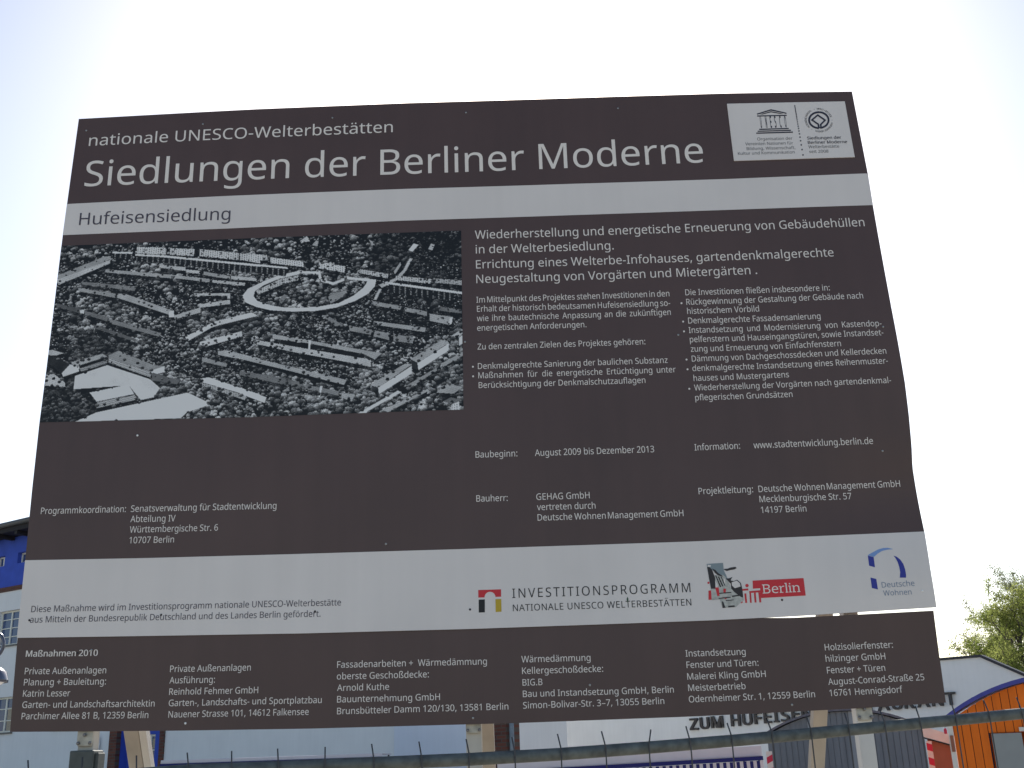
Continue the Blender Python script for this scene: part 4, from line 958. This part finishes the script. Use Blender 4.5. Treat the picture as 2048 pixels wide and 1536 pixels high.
# ---- posts, brackets, struts of the board (local x = world x + 0.2, local y = world y - 5)
for x, w, m_ in ((-1.719, 0.068, TIMBER), (-0.019, 0.068, TIMBER), (1.691, 0.066, TIMBER2)):  # right post: sunlit look comes from its paler timber colour
    post = part('post', MB().box(x - w / 2, x + w / 2, 0.036, 0.105, 0, 5.15), m_, SIGN, bevel=0.004)
    b = part('bracket', MB().prism([(x - 0.03, 2.215), (x + 0.03, 2.215), (x + 0.034, 2.235), (x + 0.034, 2.36), (x - 0.034, 2.36), (x - 0.034, 2.235)], 0.020, 0.034), BRACKET, post, bevel=0.003)
    bm_ = MB().lathe([(0.0075, 0), (0.0075, 0.008), (0.004, 0.011), (0.0001, 0.011)], 6).mesh('bolt', BOLT)
    for dx, z in ((-0.026, 2.228), (0.026, 2.228), (0.0, 2.262)):
        o = link('bolt', bm_, post, (x + dx, 0.020, z)); o.rotation_euler = (R(90), 0, 0)
part('sleeve', MB().box(-1.772, -1.668, 0.0, 0.125, 0, 2.198), SLEEVE, SIGN, bevel=0.006)
part('sleeve_flange', MB().box(-1.668, -1.652, 0.02, 0.10, 0, 2.186), SLEEVE, SIGN, bevel=0.003)
def strut(x0, x1, m_, y_top=0.11, z_top=3.06, y_bot=2.26):
    dz = 0.055
    mb = MB().add([(x0, y_top, z_top), (x1, y_top, z_top), (x1, y_bot, 0.0), (x0, y_bot, 0.0),
                   (x0, y_top, z_top + 0.1), (x1, y_top, z_top + 0.1), (x1, y_bot + 0.07, 0.0), (x0, y_bot + 0.07, 0.0)],
                  [(0, 3, 2, 1), (4, 5, 6, 7), (0, 1, 5, 4), (1, 2, 6, 5), (2, 3, 7, 6), (3, 0, 4, 7)])
    return part('strut', mb, m_, SIGN, bevel=0.004)
strut(-1.772, -1.699, BOARD); strut(-1.697, -1.662, TIMBER2)  # narrow pale strut stands for the first one's lit side face
strut(-0.05, 0.052, BOARD); strut(1.632, 1.702, BOARD)

# ------------------------------------------------------------------ construction fence in front of the board
FENCE = thing('construction_fence', 'galvanised construction fence with bent top tube and thin upright wires', 'fence', (-1.147, 3.55, 0), R(15.6))
BARS = [(-0.484, 2.070, -0.494, 2.136), (-0.34, 2.077, -0.348, 2.145), (-0.194, 2.085, -0.196, 2.149), (-0.039, 2.092, -0.042, 2.149), (0.112, 2.099, 0.106, 2.153), (0.243, 2.1, 0.239, 2.154), (0.385, 2.1, 0.379, 2.157), (0.526, 2.101, 0.527, 2.158), (0.684, 2.103, 0.675, 2.163), (0.839, 2.105, 0.829, 2.166), (0.994, 2.106, 0.986, 2.17), (1.151, 2.108, 1.142, 2.172), (1.311, 2.113, 1.301, 2.178), (1.47, 2.119, 1.458, 2.183), (1.627, 2.125, 1.638, 2.184), (1.782, 2.131, 1.769, 2.192), (1.939, 2.139, 1.926, 2.199), (2.095, 2.147, 2.083, 2.205), (2.251, 2.155, 2.239, 2.216), (2.404, 2.163, 2.394, 2.223), (2.554, 2.172, 2.541, 2.23), (2.705, 2.18, 2.692, 2.242), (2.857, 2.188, 2.841, 2.282), (3.005, 2.197, 2.99, 2.258), (3.152, 2.205, 3.138, 2.266)]
rail = [(-0.62, 0, 2.064)] + [(b[0], 0, b[1]) for b in BARS[::2]] + [(3.30, 0, 2.213)]
part('top_rail', MB().tube(rail, 0.0205, 16), GALV, FENCE, True)
part('bottom_rail', MB().tube([(-0.62, 0, 0.16), (3.30, 0, 0.16)], 0.0205, 12), GALV, FENCE, True)
for x, z in ((-0.60, 2.10), (3.28, 2.21)):
    part('end_post', MB().tube([(x, 0, 0.02), (x, 0, z)], 0.0205, 12), GALV, FENCE, True)
    part('concrete_foot', MB().prism([(x - 0.12, 0.0), (x + 0.12, 0.0), (x + 0.09, 0.14), (x - 0.09, 0.14)], -0.34, 0.34), CONCRETE, FENCE, bevel=0.015)
random.seed(3)
for x, zr, tx, tz in BARS:
    k = random.uniform(-0.004, 0.004)
    lean = (x + k * 0.6, -0.0245, zr + 0.012)
    part('upright_wire', MB().tube([(x + k, -0.0245, 0.12), (x + k, -0.0245, 1.2), (x, -0.0245, zr - 0.03), lean, (tx, -0.0245, tz)], 0.0025, 6), WIRE, FENCE, True)
for z in (0.45, 0.95, 1.45, 1.85):
    part('cross_wire', MB().tube([(-0.6, -0.0185, z), (3.28, -0.0185, z + 0.04)], 0.0024, 6), WIRE, FENCE, True)

# ------------------------------------------------------------------ apartment building behind, on the left
APT = thing('apartment_building', 'white rendered apartment building with blue attic storey and dark brick edges behind the board', 'building', (-16.751, 36.0, 0), R(-33.0))
def wall(name, x0, x1, z0, z1, y0, y1, holes, m_, parent):
    """wall slab with rectangular openings (x0,x1,z0,z1)"""
    xs = sorted({x0, x1, *[h[0] for h in holes], *[h[1] for h in holes]}); zs = sorted({z0, z1, *[h[2] for h in holes], *[h[3] for h in holes]})
    mb = MB()
    for a, b in zip(xs, xs[1:]):
        for c, d in zip(zs, zs[1:]):
            mx, mz = (a + b) / 2, (c + d) / 2
            if any(h[0] < mx < h[1] and h[2] < mz < h[3] for h in holes): continue
            mb.box(a, b, y0, y1, c, d)
    me = mb.mesh(name, m_)
    bm = bmesh.new(); bm.from_mesh(me)
    bmesh.ops.remove_doubles(bm, verts=bm.verts, dist=1e-5)
    seen = {}
    for f in bm.faces: seen.setdefault(tuple(round(c, 4) for c in f.calc_center_median()), []).append(f)
    bmesh.ops.delete(bm, geom=[f for fs in seen.values() if len(fs) > 1 for f in fs], context='FACES')
    bm.to_mesh(me); bm.free()
    return link(name, me, parent)
def window(x0, x1, z0, z1, parent, cols=2, rows=4, deep=0.10, fr=0.055, bar=0.028, curtain=None, sill=True, lintel=False, mm=FRAMEW):
    mb = MB()
    mb.box(x0, x0 + fr, deep, deep + 0.06, z0, z1).box(x1 - fr, x1, deep, deep + 0.06, z0, z1)
    mb.box(x0 + fr, x1 - fr, deep, deep + 0.06, z1 - fr, z1).box(x0 + fr, x1 - fr, deep, deep + 0.06, z0, z0 + fr)
    w = part('window', mb, mm, parent)
    part('pane', MB().box(x0 + fr, x1 - fr, deep + 0.030, deep + 0.036, z0 + fr, z1 - fr), GLASS, w)
    for i in range(1, cols):
        x = x0 + (x1 - x0) * i / cols
        part('mullion', MB().box(x - fr * 0.6, x + fr * 0.6, deep - 0.004, deep + 0.028, z0 + fr, z1 - fr), mm, w)
    edges = [x0 + fr] + [x0 + (x1 - x0) * i / cols for i in range(1, cols)] + [x1 - fr]
    for j in range(1, rows):
        z = z0 + (z1 - z0) * j / rows
        for a, b in zip(edges, edges[1:]):
            part('glazing_bar', MB().box(a + fr * 0.65 * (a != edges[0]), b - fr * 0.65 * (b != edges[-1]), deep + 0.004, deep + 0.028, z - bar / 2, z + bar / 2), mm, w)
    if curtain:
        for a, b, c, d in curtain:
            part('curtain', MB().box(a, b, deep + 0.029, deep + 0.0299, c, d), CURTAIN, w)
    if sill:
        part('sill', MB().box(x0 - 0.06, x1 + 0.06, -0.06, deep - 0.006, z0 - 0.045, z0), GUTTER, w)
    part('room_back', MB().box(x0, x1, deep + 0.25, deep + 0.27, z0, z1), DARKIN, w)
    return w
wins = [(-0.26, 0.86, 6.08, 7.19), (-0.02, 1.10, 3.40, 4.47), (-4.2, -3.1, 6.08, 7.19), (-4.0, -2.9, 3.40, 4.47), (3.2, 4.3, 6.08, 7.19), (3.2, 4.3, 3.40, 4.47)]
attic = [(0.36, 0.86, 8.71, 9.06), (-0.86, -0.36, 8.71, 9.06), (-2.1, -1.6, 8.71, 9.06), (1.6, 2.1, 8.71, 9.06), (2.8, 3.3, 8.71, 9.06)]
wall('wall', -14, 5.92, 0, 7.82, 0, 0.35, wins, PLASTER, APT)
wall('wall', -14, 5.92, 7.97, 9.62, 0.02, 0.35, attic, BLUEWALL, APT)
part('brick_band', MB().box(-14, 5.92, -0.03, 0.35, 7.82, 7.97), BRICK, APT)
for q in wins[:2]: window(*q, APT, 2, 4 if q[2] > 5 else 3, curtain=[(q[0] + 0.62, q[0] + 0.95, q[2] + 0.06, q[2] + 0.75)] if q[2] < 5 else None)
for q in wins[2:]: window(*q, APT, 2, 4)
for q in attic: window(*q, APT, 2, 1, deep=0.16, fr=0.05, sill=False)
# right-hand section, brick edges and the blue recess with its tall window
part('brick_pier', MB().box(5.92, 6.25, -0.05, 0.10, 0, 7.82), BRICK, APT)
part('brick_pier', MB().box(8.07, 8.25, -0.05, 0.10, 0, 7.82), BRICK, APT)
wall('wall', 5.92, 8.25, 0, 7.82, 0.35, 0.6, [(6.93, 7.42, 1.0, 3.10)], BLUEWALL, APT)
part('jamb', MB().box(5.93, 6.24, 0.102, 0.348, 0, 7.82), BLUEWALL, APT)
wr = window(6.93, 7.42, 1.0, 3.10, APT, 2, 5, deep=0.40, curtain=[(7.22, 7.36, 2.72, 2.98), (7.22, 7.36, 1.1, 2.2)], sill=False)
part('wall', MB().box(8.25, 16.43, 0, 0.35, 0, 4.4), PLASTER, APT)
part('wall', MB().box(16.43, 19.04, -0.12, 0.35, 0, 4.4), PLASTER2, APT)  # tint paints in the change of shading along the white wall
part('brick_pier', MB().box(19.04, 19.63, -0.18, 0.35, 0, 4.4), BRICK, APT)
part('downpipe', MB().tube([(19.72, -0.10, 0), (19.72, -0.10, 4.4)], 0.055, 10), PIPE, APT, True)
part('side_wall', MB().box(19.28, 19.63, 0.35, 2.4, 0, 4.4), PLASTER, APT)
part('back_wall', MB().box(8.25, 19.28, 2.05, 2.4, 0, 4.4), PLASTER, APT)
part('wing_roof', MB().box(8.25, 19.9, -0.3, 2.6, 4.4, 4.55), ROOFD, APT)  # unseen roof; wing kept low to shorten its shadow and brighten the walls
part('side_wall', MB().box(-14, -13.65, 0.35, 9.0, 0, 9.6), PLASTER, APT)
part('side_wall', MB().box(7.9, 8.25, 0.602, 9.0, 0, 9.6), PLASTER, APT)
part('back_wall', MB().box(-14, 8.25, 9.0, 9.3, 0, 9.6), PLASTER, APT)
part('wall', MB().box(5.92, 8.25, 0.02, 0.35, 7.97, 9.62), BLUEWALL, APT)
part('brick_band', MB().box(5.92, 8.25, -0.03, 0.35, 7.823, 7.967), BRICK, APT)
part('soffit', MB().box(-14.4, 8.7, -0.62, 0.36, 9.62, 9.80), SOFFIT, APT)
for i in range(22):
    part('rafter_end', MB().box(-14.0 + i * 1.0, -13.86 + i * 1.0, -0.60, -0.02, 9.50, 9.62), SOFFIT, APT)
part('gutter', MB().tube([(-14.4, -0.66, 9.86), (8.7, -0.66, 9.86)], 0.085, 10), GUTTER, APT, True)
part('roof', MB().add([(-14.4, -0.64, 9.84), (8.7, -0.64, 9.84), (8.7, 9.8, 9.84), (-14.4, 9.8, 9.84), (-14.4, 4.6, 11.4), (8.7, 4.6, 11.4)],
                      [(0, 1, 5, 4), (2, 3, 4, 5), (0, 4, 3), (1, 2, 5), (0, 3, 2, 1)]), ROOFD, APT)
glint_w = tag(link('glint_body', MB().lathe([(0.001, 0.0), (0.05, 0.01), (0.085, 0.08), (0.095, 0.22), (0.075, 0.42), (0.04, 0.52), (0.001, 0.54)], 16).mesh('glint_body', OPAL, True)), 'slim white glass body standing for a bright glint on the white wall beside the dark sleeve', 'glint')
glint_w.location = APT.matrix_basis @ Vector((5.45, -0.11, 2.65))  # added body stands in for a narrow white glint of unknown source

# ------------------------------------------------------------------ restaurant, right
REST = thing('restaurant_building', 'low white restaurant with dark facade letters and a sloping roof edge, behind the huts', 'building', (12.145, 30.0, 0), R(-40.0))
outline = [(-18, 0), (4.2, 0), (4.2, 1.95), (1.02, 3.73), (0, 4.28), (-18, 4.28)]
part('wall', MB().prism(outline, 0, 0.24), PLASTER, REST)
part('rear_wing', MB().box(-18, 0, 0.242, 9.0, 0, 3.85), PLASTER, REST)
part('verge', MB().prism([(-18.1, 4.283), (0.0, 4.283), (0.03, 4.345), (-18.1, 4.345)], -0.06, 0.25), TRIM, REST)
part('verge', MB().prism([(0.003, 4.283), (4.25, 1.955), (4.28, 2.015), (0.033, 4.345)], -0.06, 0.25), TRIM, REST)
def facade_text(body, s0, z0, s1, z1, cap, gaps):
    n = len(body)
    chars = text_meshes([(c, 3, 0.022, 1, 1, 0.06) if c != ' ' else ('.', 1, 0, 1, 1, 0) for c in body])
    adv = []
    for c, me in zip(body, chars):
        a = coords(me); adv.append(0.30 if c == ' ' else (a[:, 0].max() - a[:, 0].min() + 0.11))
    tot = sum(adv) - 0.11; k = math.hypot(s1 - s0, z1 - z0) / tot; ky = cap / CAP
    x = 0.0
    for c, me, w in zip(body, chars, adv):
        if c != ' ':
            a = coords(me); lo = a[:, 0].min()
            X = (a[:, 0] - lo + x) * k; Y = a[:, 1] * ky
            out = np.stack([s0 + X * (s1 - s0) / (tot * k), -0.055 - a[:, 2] * 0.7, z0 + (z1 - z0) * (x + w / 2) / tot + Y], -1)
            set_coords(me, out); me.materials.clear(); me.materials.append(LETTERD); me.name = 'letter'
            link('letter', me, REST)
        x += w
facade_text('ZUM HUFEISEN', -9.06, 2.80, -4.93, 2.95, 0.325, None)
facade_text('RESTAURANT', -4.25, 3.035, -0.78, 3.125, 0.31, None)

# ------------------------------------------------------------------ huts with arched roofs
def arch(x, x0, x1, zs, rise):
    """height of a circular arch springing at zs"""
    h = (x1 - x0) / 2; rad = (h * h + rise * rise) / (2 * rise); c = (x0 + x1) / 2
    return zs + math.sqrt(max(rad * rad - (x - c) ** 2, 0)) - (rad - rise)
def arched_hut(name, label, loc, half, zs, rise, depth, plank, pm, pale, trim, trim_t, opening=None, rotz=0.0):
    t = thing(name, label, 'hut', loc, rotz)
    x0, x1 = -half, half
    A = lambda x: arch(x, x0, x1, zs, rise)
    n = int(round((x1 - x0) / plank)); w = (x1 - x0) / n
    for i in range(n):
        a, b = x0 + i * w + 0.004, x0 + (i + 1) * w - 0.004
        zb = 0.06
        if opening and a + w / 2 > opening[0] and b - w / 2 < opening[1]: zb = opening[2]
        dy = ((i * 7) % 5) * 0.0012
        pts = [(a, zb), (b, zb), (b, A(b) - 0.01), (a, A(a) - 0.01)]
        part('plank', MB().prism(pts, -0.022 - dy, 0.0), PALEPLANK if any(p0 <= (a + b) / 2 <= p1 for p0, p1 in pale) else pm, t)
    m = 24; xs = [x0 - 0.0 + (x1 - x0) * i / m for i in range(m + 1)]
    body = [(x0, 0.02), (x1, 0.02)] + [(x, A(x) - 0.02) for x in xs[::-1]]
    if opening:
        o = opening
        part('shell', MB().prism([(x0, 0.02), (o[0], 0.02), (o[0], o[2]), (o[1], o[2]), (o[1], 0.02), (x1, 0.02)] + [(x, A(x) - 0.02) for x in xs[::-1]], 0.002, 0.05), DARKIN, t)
        part('shell', MB().box(x0, x0 + 0.04, 0.052, depth, 0.02, zs - 0.03).box(x1 - 0.04, x1, 0.052, depth, 0.02, zs - 0.03).box(x0, x1, depth, depth + 0.04, 0.02, zs - 0.03), pm, t)
    else:
        part('shell', MB().prism(body, 0.002, depth), pm, t)
    B = lambda x: arch(x, x0 - 0.09, x1 + 0.09, zs - 0.02, rise + 0.02)
    xr = [x0 - 0.09 + (x1 - x0 + 0.18) * i / m for i in range(m + 1)]
    strip = [(x, B(x)) for x in xr] + [(x, B(x) + trim_t) for x in xr[::-1]]
    mb = MB()
    for i in range(m):
        q = [(xr[i], B(xr[i])), (xr[i + 1], B(xr[i + 1])), (xr[i + 1], B(xr[i + 1]) + trim_t), (xr[i], B(xr[i]) + trim_t)]
        mb.prism(q, -0.12, depth + 0.1)
    me = mb.mesh('roof', trim)
    bm = bmesh.new(); bm.from_mesh(me); bmesh.ops.remove_doubles(bm, verts=bm.verts, dist=1e-5)
    seen = {}
    for f in bm.faces: seen.setdefault(tuple(round(c, 4) for c in f.calc_center_median()), []).append(f)
    bmesh.ops.delete(bm, geom=[f for fs in seen.values() if len(fs) > 1 for f in fs], context='FACES')
    bm.to_mesh(me); bm.free()
    link('roof', me, t)
    return t
arched_hut('market_hut', 'grey wooden market hut with low arched roof in front of the restaurant', (6.37, 23, 0), 1.5, 2.40, 0.42, 2.0, 0.115, GREYPLANK,
           [(-0.68, -0.55), (0.08, 0.26)], GREYTRIM, 0.045, rotz=R(-13))
oh = arched_hut('market_hut', 'bright orange wooden market hut with blue arched roof edge and grey shutter', (6.90, 14.55, 0), 1.40, 2.42, 0.46, 1.6, 0.105, ORANGE,
                [], BLUETRIM, 0.054, opening=(-0.97, 0.95, 2.235), rotz=R(-20))
part('corner_post', MB().box(-1.47, -1.405, -0.06, 0.02, 0.03, 2.36), WHITEBAND, oh)
part('shutter', MB().box(-0.955, -0.60, -0.06, -0.03, 0.9, 2.225), SHUTTER, oh, bevel=0.004)
part('lintel', MB().box(-0.62, 0.98, -0.07, -0.028, 2.24, 2.29), WHITEBAND, oh)
part('counter', MB().box(-0.96, 0.95, -0.20, 0.10, 0.86, 0.90), WHITEBAND, oh)
part('red_fitting', MB().box(-1.455, -1.415, -0.085, -0.062, 2.02, 2.22), REDBROWN, oh)
lantern = part('red_lantern', MB().lathe([(0.001, 0), (0.018, 0.005), (0.02, 0.05), (0.012, 0.07), (0.001, 0.075)], 10), REDBAND, oh, True)
lantern.location = (-1.50, -0.03, 2.24)
hook = part('lantern_hook', MB().tube([(-1.50, -0.03, 2.312), (-1.50, -0.03, 2.33), (-1.46, -0.03, 2.335)], 0.004, 6), WIRE, oh)

# booth with a sloping cloth roof between the two huts
BOOTH = thing('booth', 'low red-brown booth with sloping cream cloth roof, between the grey and orange huts', 'booth', (6.26, 18.0, 0), R(-20))
part('front_wall', MB().prism([(0, 0), (1.3, 0), (1.3, 1.78), (0, 2.20)], 0, 0.05), REDBROWN, BOOTH)
part('side_wall', MB().box(0, 0.05, 0.052, 1.2, 0, 2.18), REDBROWN, BOOTH)
part('side_wall', MB().box(1.25, 1.30, 0.052, 1.2, 0, 1.77), REDBROWN, BOOTH)
part('back_wall', MB().box(0, 1.3, 1.2, 1.25, 0, 1.76), REDBROWN, BOOTH)
part('roof_cloth', MB().prism([(-0.06, 2.242), (1.36, 1.785), (1.36, 1.90), (0.50, 2.21), (-0.06, 2.40)], -0.10, 1.3), CREAM, BOOTH)
part('roof_edge', MB().prism([(-0.06, 2.216), (1.36, 1.759), (1.36, 1.781), (-0.06, 2.238)], -0.09, 1.3), SOFFIT, BOOTH)

# red and white marker boards
def striped_pole(label, loc, w, h, first, slant):
    t = thing('marker_board', label, 'marker board', loc, 0, 'red and white marker boards')
    part('board', MB().box(-w / 2, w / 2, 0, 0.02, 0, h), WHITEBAND, t)
    z = h - first; k = 0.105
    while z > 0.15:
        part('red_stripe', MB().prism([(-w / 2, z - k + slant), (w / 2, z - k), (w / 2, z), (-w / 2, z + slant)] if slant >= 0 else
                                      [(-w / 2, z - k), (w / 2, z - k - slant), (w / 2, z - slant), (-w / 2, z)], -0.003, -0.0005), REDBAND, t)
        z -= 2 * k
    return t
striped_pole('red and white striped board at the end of the blue striped awning', (4.19, 19.9, 0), 0.10, 2.10, 0.10, -0.05)
striped_pole('red and white striped board in front of the red-brown booth', (6.245, 17.9, 0), 0.085, 2.17, 0.05, 0.03)

# awnings
def awning(label, loc, half, z_front, z_back, drop, stripes, rotz=0.0, ridge=0.06, back=1.6):
    t = thing('awning', label, 'awning', loc, rotz)
    part('canopy', MB().box(-half, half, 0.032, back, z_back - 0.03, z_back - 0.004), CANOPY, t)
    part('fascia', MB().box(-half, half, 0, 0.03, z_front + 0.012, z_back), CANOPY, t, bevel=0.01)
    part('front_rail', MB().box(-half, half, -0.05, -0.004, z_front - 0.055, z_front + 0.012), NAVY, t)
    n = int(2 * half / stripes)
    w = 2 * half / n
    for i in range(n):
        a = -half + i * w
        sc = 0.03
        part('valance_stripe', MB().prism([(a, z_front - 0.06 - drop + sc), (a + w * 0.5, z_front - 0.06 - drop), (a + w, z_front - 0.06 - drop + sc), (a + w, z_front - 0.06), (a, z_front - 0.06)], -0.03, -0.026),
             NAVY if i % 2 else CANOPY, t)
    for x in (-half + 0.05, half - 0.05):
        part('leg', MB().tube([(x, 0.05, 0), (x, 0.05, z_front)], 0.02, 8), GALV, t, True)
        part('leg', MB().tube([(x, back - 0.05, 0), (x, back - 0.05, z_back)], 0.02, 8), GALV, t, True)
    return t
awning('white awning with blue and white striped valance, below the restaurant name', (1.85, 20.0, 0), 2.28, 1.965, 2.15, 0.20, 0.057, rotz=R(-0.5)).rotation_euler.y = R(-1.3)
awning('low white awning with navy front edge and striped valance, in front of the apartment wall', (-5.25, 24.0, 0), 2.30, 2.235, 2.32, 0.20, 0.14)

# ------------------------------------------------------------------ street lamp at the left edge
LAMP = thing('street_lamp', 'grey metal street lamp with scroll bracket and domed shade at the white facade', 'street lamp', (-4.52, 9.0, 0))
part('pole', MB().tube([(-0.22, 0, 0), (-0.22, 0, 1.2), (-0.22, 0, 3.2)], [0.06, 0.045, 0.035], 14), LAMPMETAL, LAMP, True)
scroll = [(0.24 + 0.115 * math.cos(R(a)), 0, 3.105 + 0.115 * math.sin(R(a))) for a in range(-250, 96, 12)]
part('scroll_bracket', MB().tube([(-0.22, 0, 3.15), (-0.1, 0, 3.30), (0.1, 0, 3.33)] , 0.014, 10), LAMPMETAL, LAMP, True)
part('scroll', MB().tube(scroll, 0.014, 10), LAMPMETAL, LAMP, True)
part('lamp_shade', MB().lathe([(0.001, 0.115), (0.05, 0.112), (0.10, 0.095), (0.14, 0.06), (0.158, 0.0), (0.158, -0.02), (0.150, -0.022), (0.14, 0.0), (0.09, 0.07), (0.001, 0.09)], 32, (0.255, 0, 2.835)), LAMPMETAL, LAMP, True)
part('lamp_globe', MB().lathe([(0.001, -0.075), (0.06, -0.066), (0.11, -0.038), (0.138, -0.012), (0.138, 0.0)], 28, (0.255, 0, 2.835)), OPAL, LAMP, True)
part('stem', MB().tube([(0.255, 0, 2.945), (0.255, 0, 3.0)], 0.016, 8), LAMPMETAL, LAMP, True)

# ------------------------------------------------------------------ trees
def tree(name, label, loc, height, reach, n_leaf, leaf_m, seed, leaf=0.10, droop=0.0):
    """trunk, limbs that fill an egg-shaped crown, twigs, and small leaves set along the twigs"""
    rnd = random.Random(seed)
    t = thing(name, label, 'tree', loc)
    mb = MB(); twigs = []
    def wander(p, q, n, amp):
        pts = [p]
        for i in range(1, n):
            f = i / n
            pts.append(p.lerp(q, f) + Vector((rnd.gauss(0, amp), rnd.gauss(0, amp), rnd.gauss(0, amp) + amp * math.sin(math.pi * f))))
        return pts + [q]
    trunk = wander(Vector((0, 0, -0.05)), Vector((rnd.uniform(-.3, .3), rnd.uniform(-.3, .3), height * 0.86)), 8, 0.10)
    mb.tube(trunk, [height * 0.021 * (1 - 0.10 * i) for i in range(9)], 8, cap=False)
    def crown_r(f):                       # crown radius at relative height f
        return reach * (math.sin(math.pi * min(1, max(0, (f - 0.14) / 0.90))) ** 0.62)
    limbs = 32
    for i in range(limbs):
        f0 = 0.20 + 0.62 * i / limbs; k = f0 / 0.86 * 8; j = min(int(k), 7)
        base = trunk[j].lerp(trunk[j + 1], k - j)
        az = i * 2.4 + rnd.uniform(-.5, .5); f1 = min(0.99, f0 + rnd.uniform(0.10, 0.26))
        rr = crown_r(f1) * rnd.uniform(0.76, 0.98)
        tip = Vector((rr * math.cos(az), rr * math.sin(az), height * f1 - droop * rr))
        limb = wander(base, tip, 6, 0.10)
        mb.tube(limb, [height * 0.0085 * (1 - 0.14 * q) * (1.25 - 0.6 * f0) for q in range(7)], 5, cap=False)
        for b_ in range(10):
            u = rnd.uniform(0.25, 1.0) * 6; j = min(int(u), 5); p = limb[j].lerp(limb[j + 1], u - j)
            out = (p - Vector((0, 0, p.z - 0.4))).normalized()
            d = (out * rnd.uniform(0.2, 0.9) + Vector((rnd.gauss(0, .6), rnd.gauss(0, .6), rnd.uniform(0.1, 0.9)))).normalized()
            ln = rnd.uniform(0.08, 0.155) * height * 0.75
            br = wander(p, p + d * ln, 3, 0.05)
            mb.tube(br, [0.018, 0.013, 0.009, 0.005], 3, cap=False)
            for c_ in range(6):
                v = rnd.uniform(0.15, 1.0) * 3; j2 = min(int(v), 2); s = br[j2].lerp(br[j2 + 1], v - j2)
                d2 = (d * 0.6 + Vector((rnd.gauss(0, .6), rnd.gauss(0, .6), rnd.gauss(0.25, .5)))).normalized()
                e = s + d2 * rnd.uniform(0.25, 0.7)
                mb.tube([s, s.lerp(e, 0.5) + Vector((0, 0, 0.03)), e], [0.007, 0.005, 0.003], 3, cap=False)
                twigs.append((s, e))
    part('trunk', mb, BARK, t)
    lb = MB()
    for i in range(n_leaf):
        a, b_ = rnd.choice(twigs)
        p = a.lerp(b_, rnd.uniform(0.0, 1.1)) + Vector((rnd.gauss(0, .09), rnd.gauss(0, .09), rnd.gauss(0, .09)))
        s = leaf * rnd.uniform(0.5, 1.3)
        n = Vector((rnd.gauss(0, 1), rnd.gauss(0, 1), rnd.gauss(0, 1))).normalized()
        u = n.orthogonal().normalized(); v = n.cross(u)
        lb.add([p - u * s * 0.5, p + v * s * 0.30, p + u * s * 0.5, p - v * s * 0.30], [(0, 1, 2, 3)])
    part('crown', lb, leaf_m, t)
    return t
tree('broadleaf_tree', 'tall greyish tree with fine twigs and small buds rising behind the restaurant roof', (24.4, 52, 0), 9.4, 4.7, 60000, LEAF_G, 5, leaf=0.078)
tree('broadleaf_tree', 'lower yellow-green spring tree in young leaf just behind the restaurant roof', (20.6, 46.5, 0), 7.7, 3.2, 62000, LEAF_Y, 11, leaf=0.082)
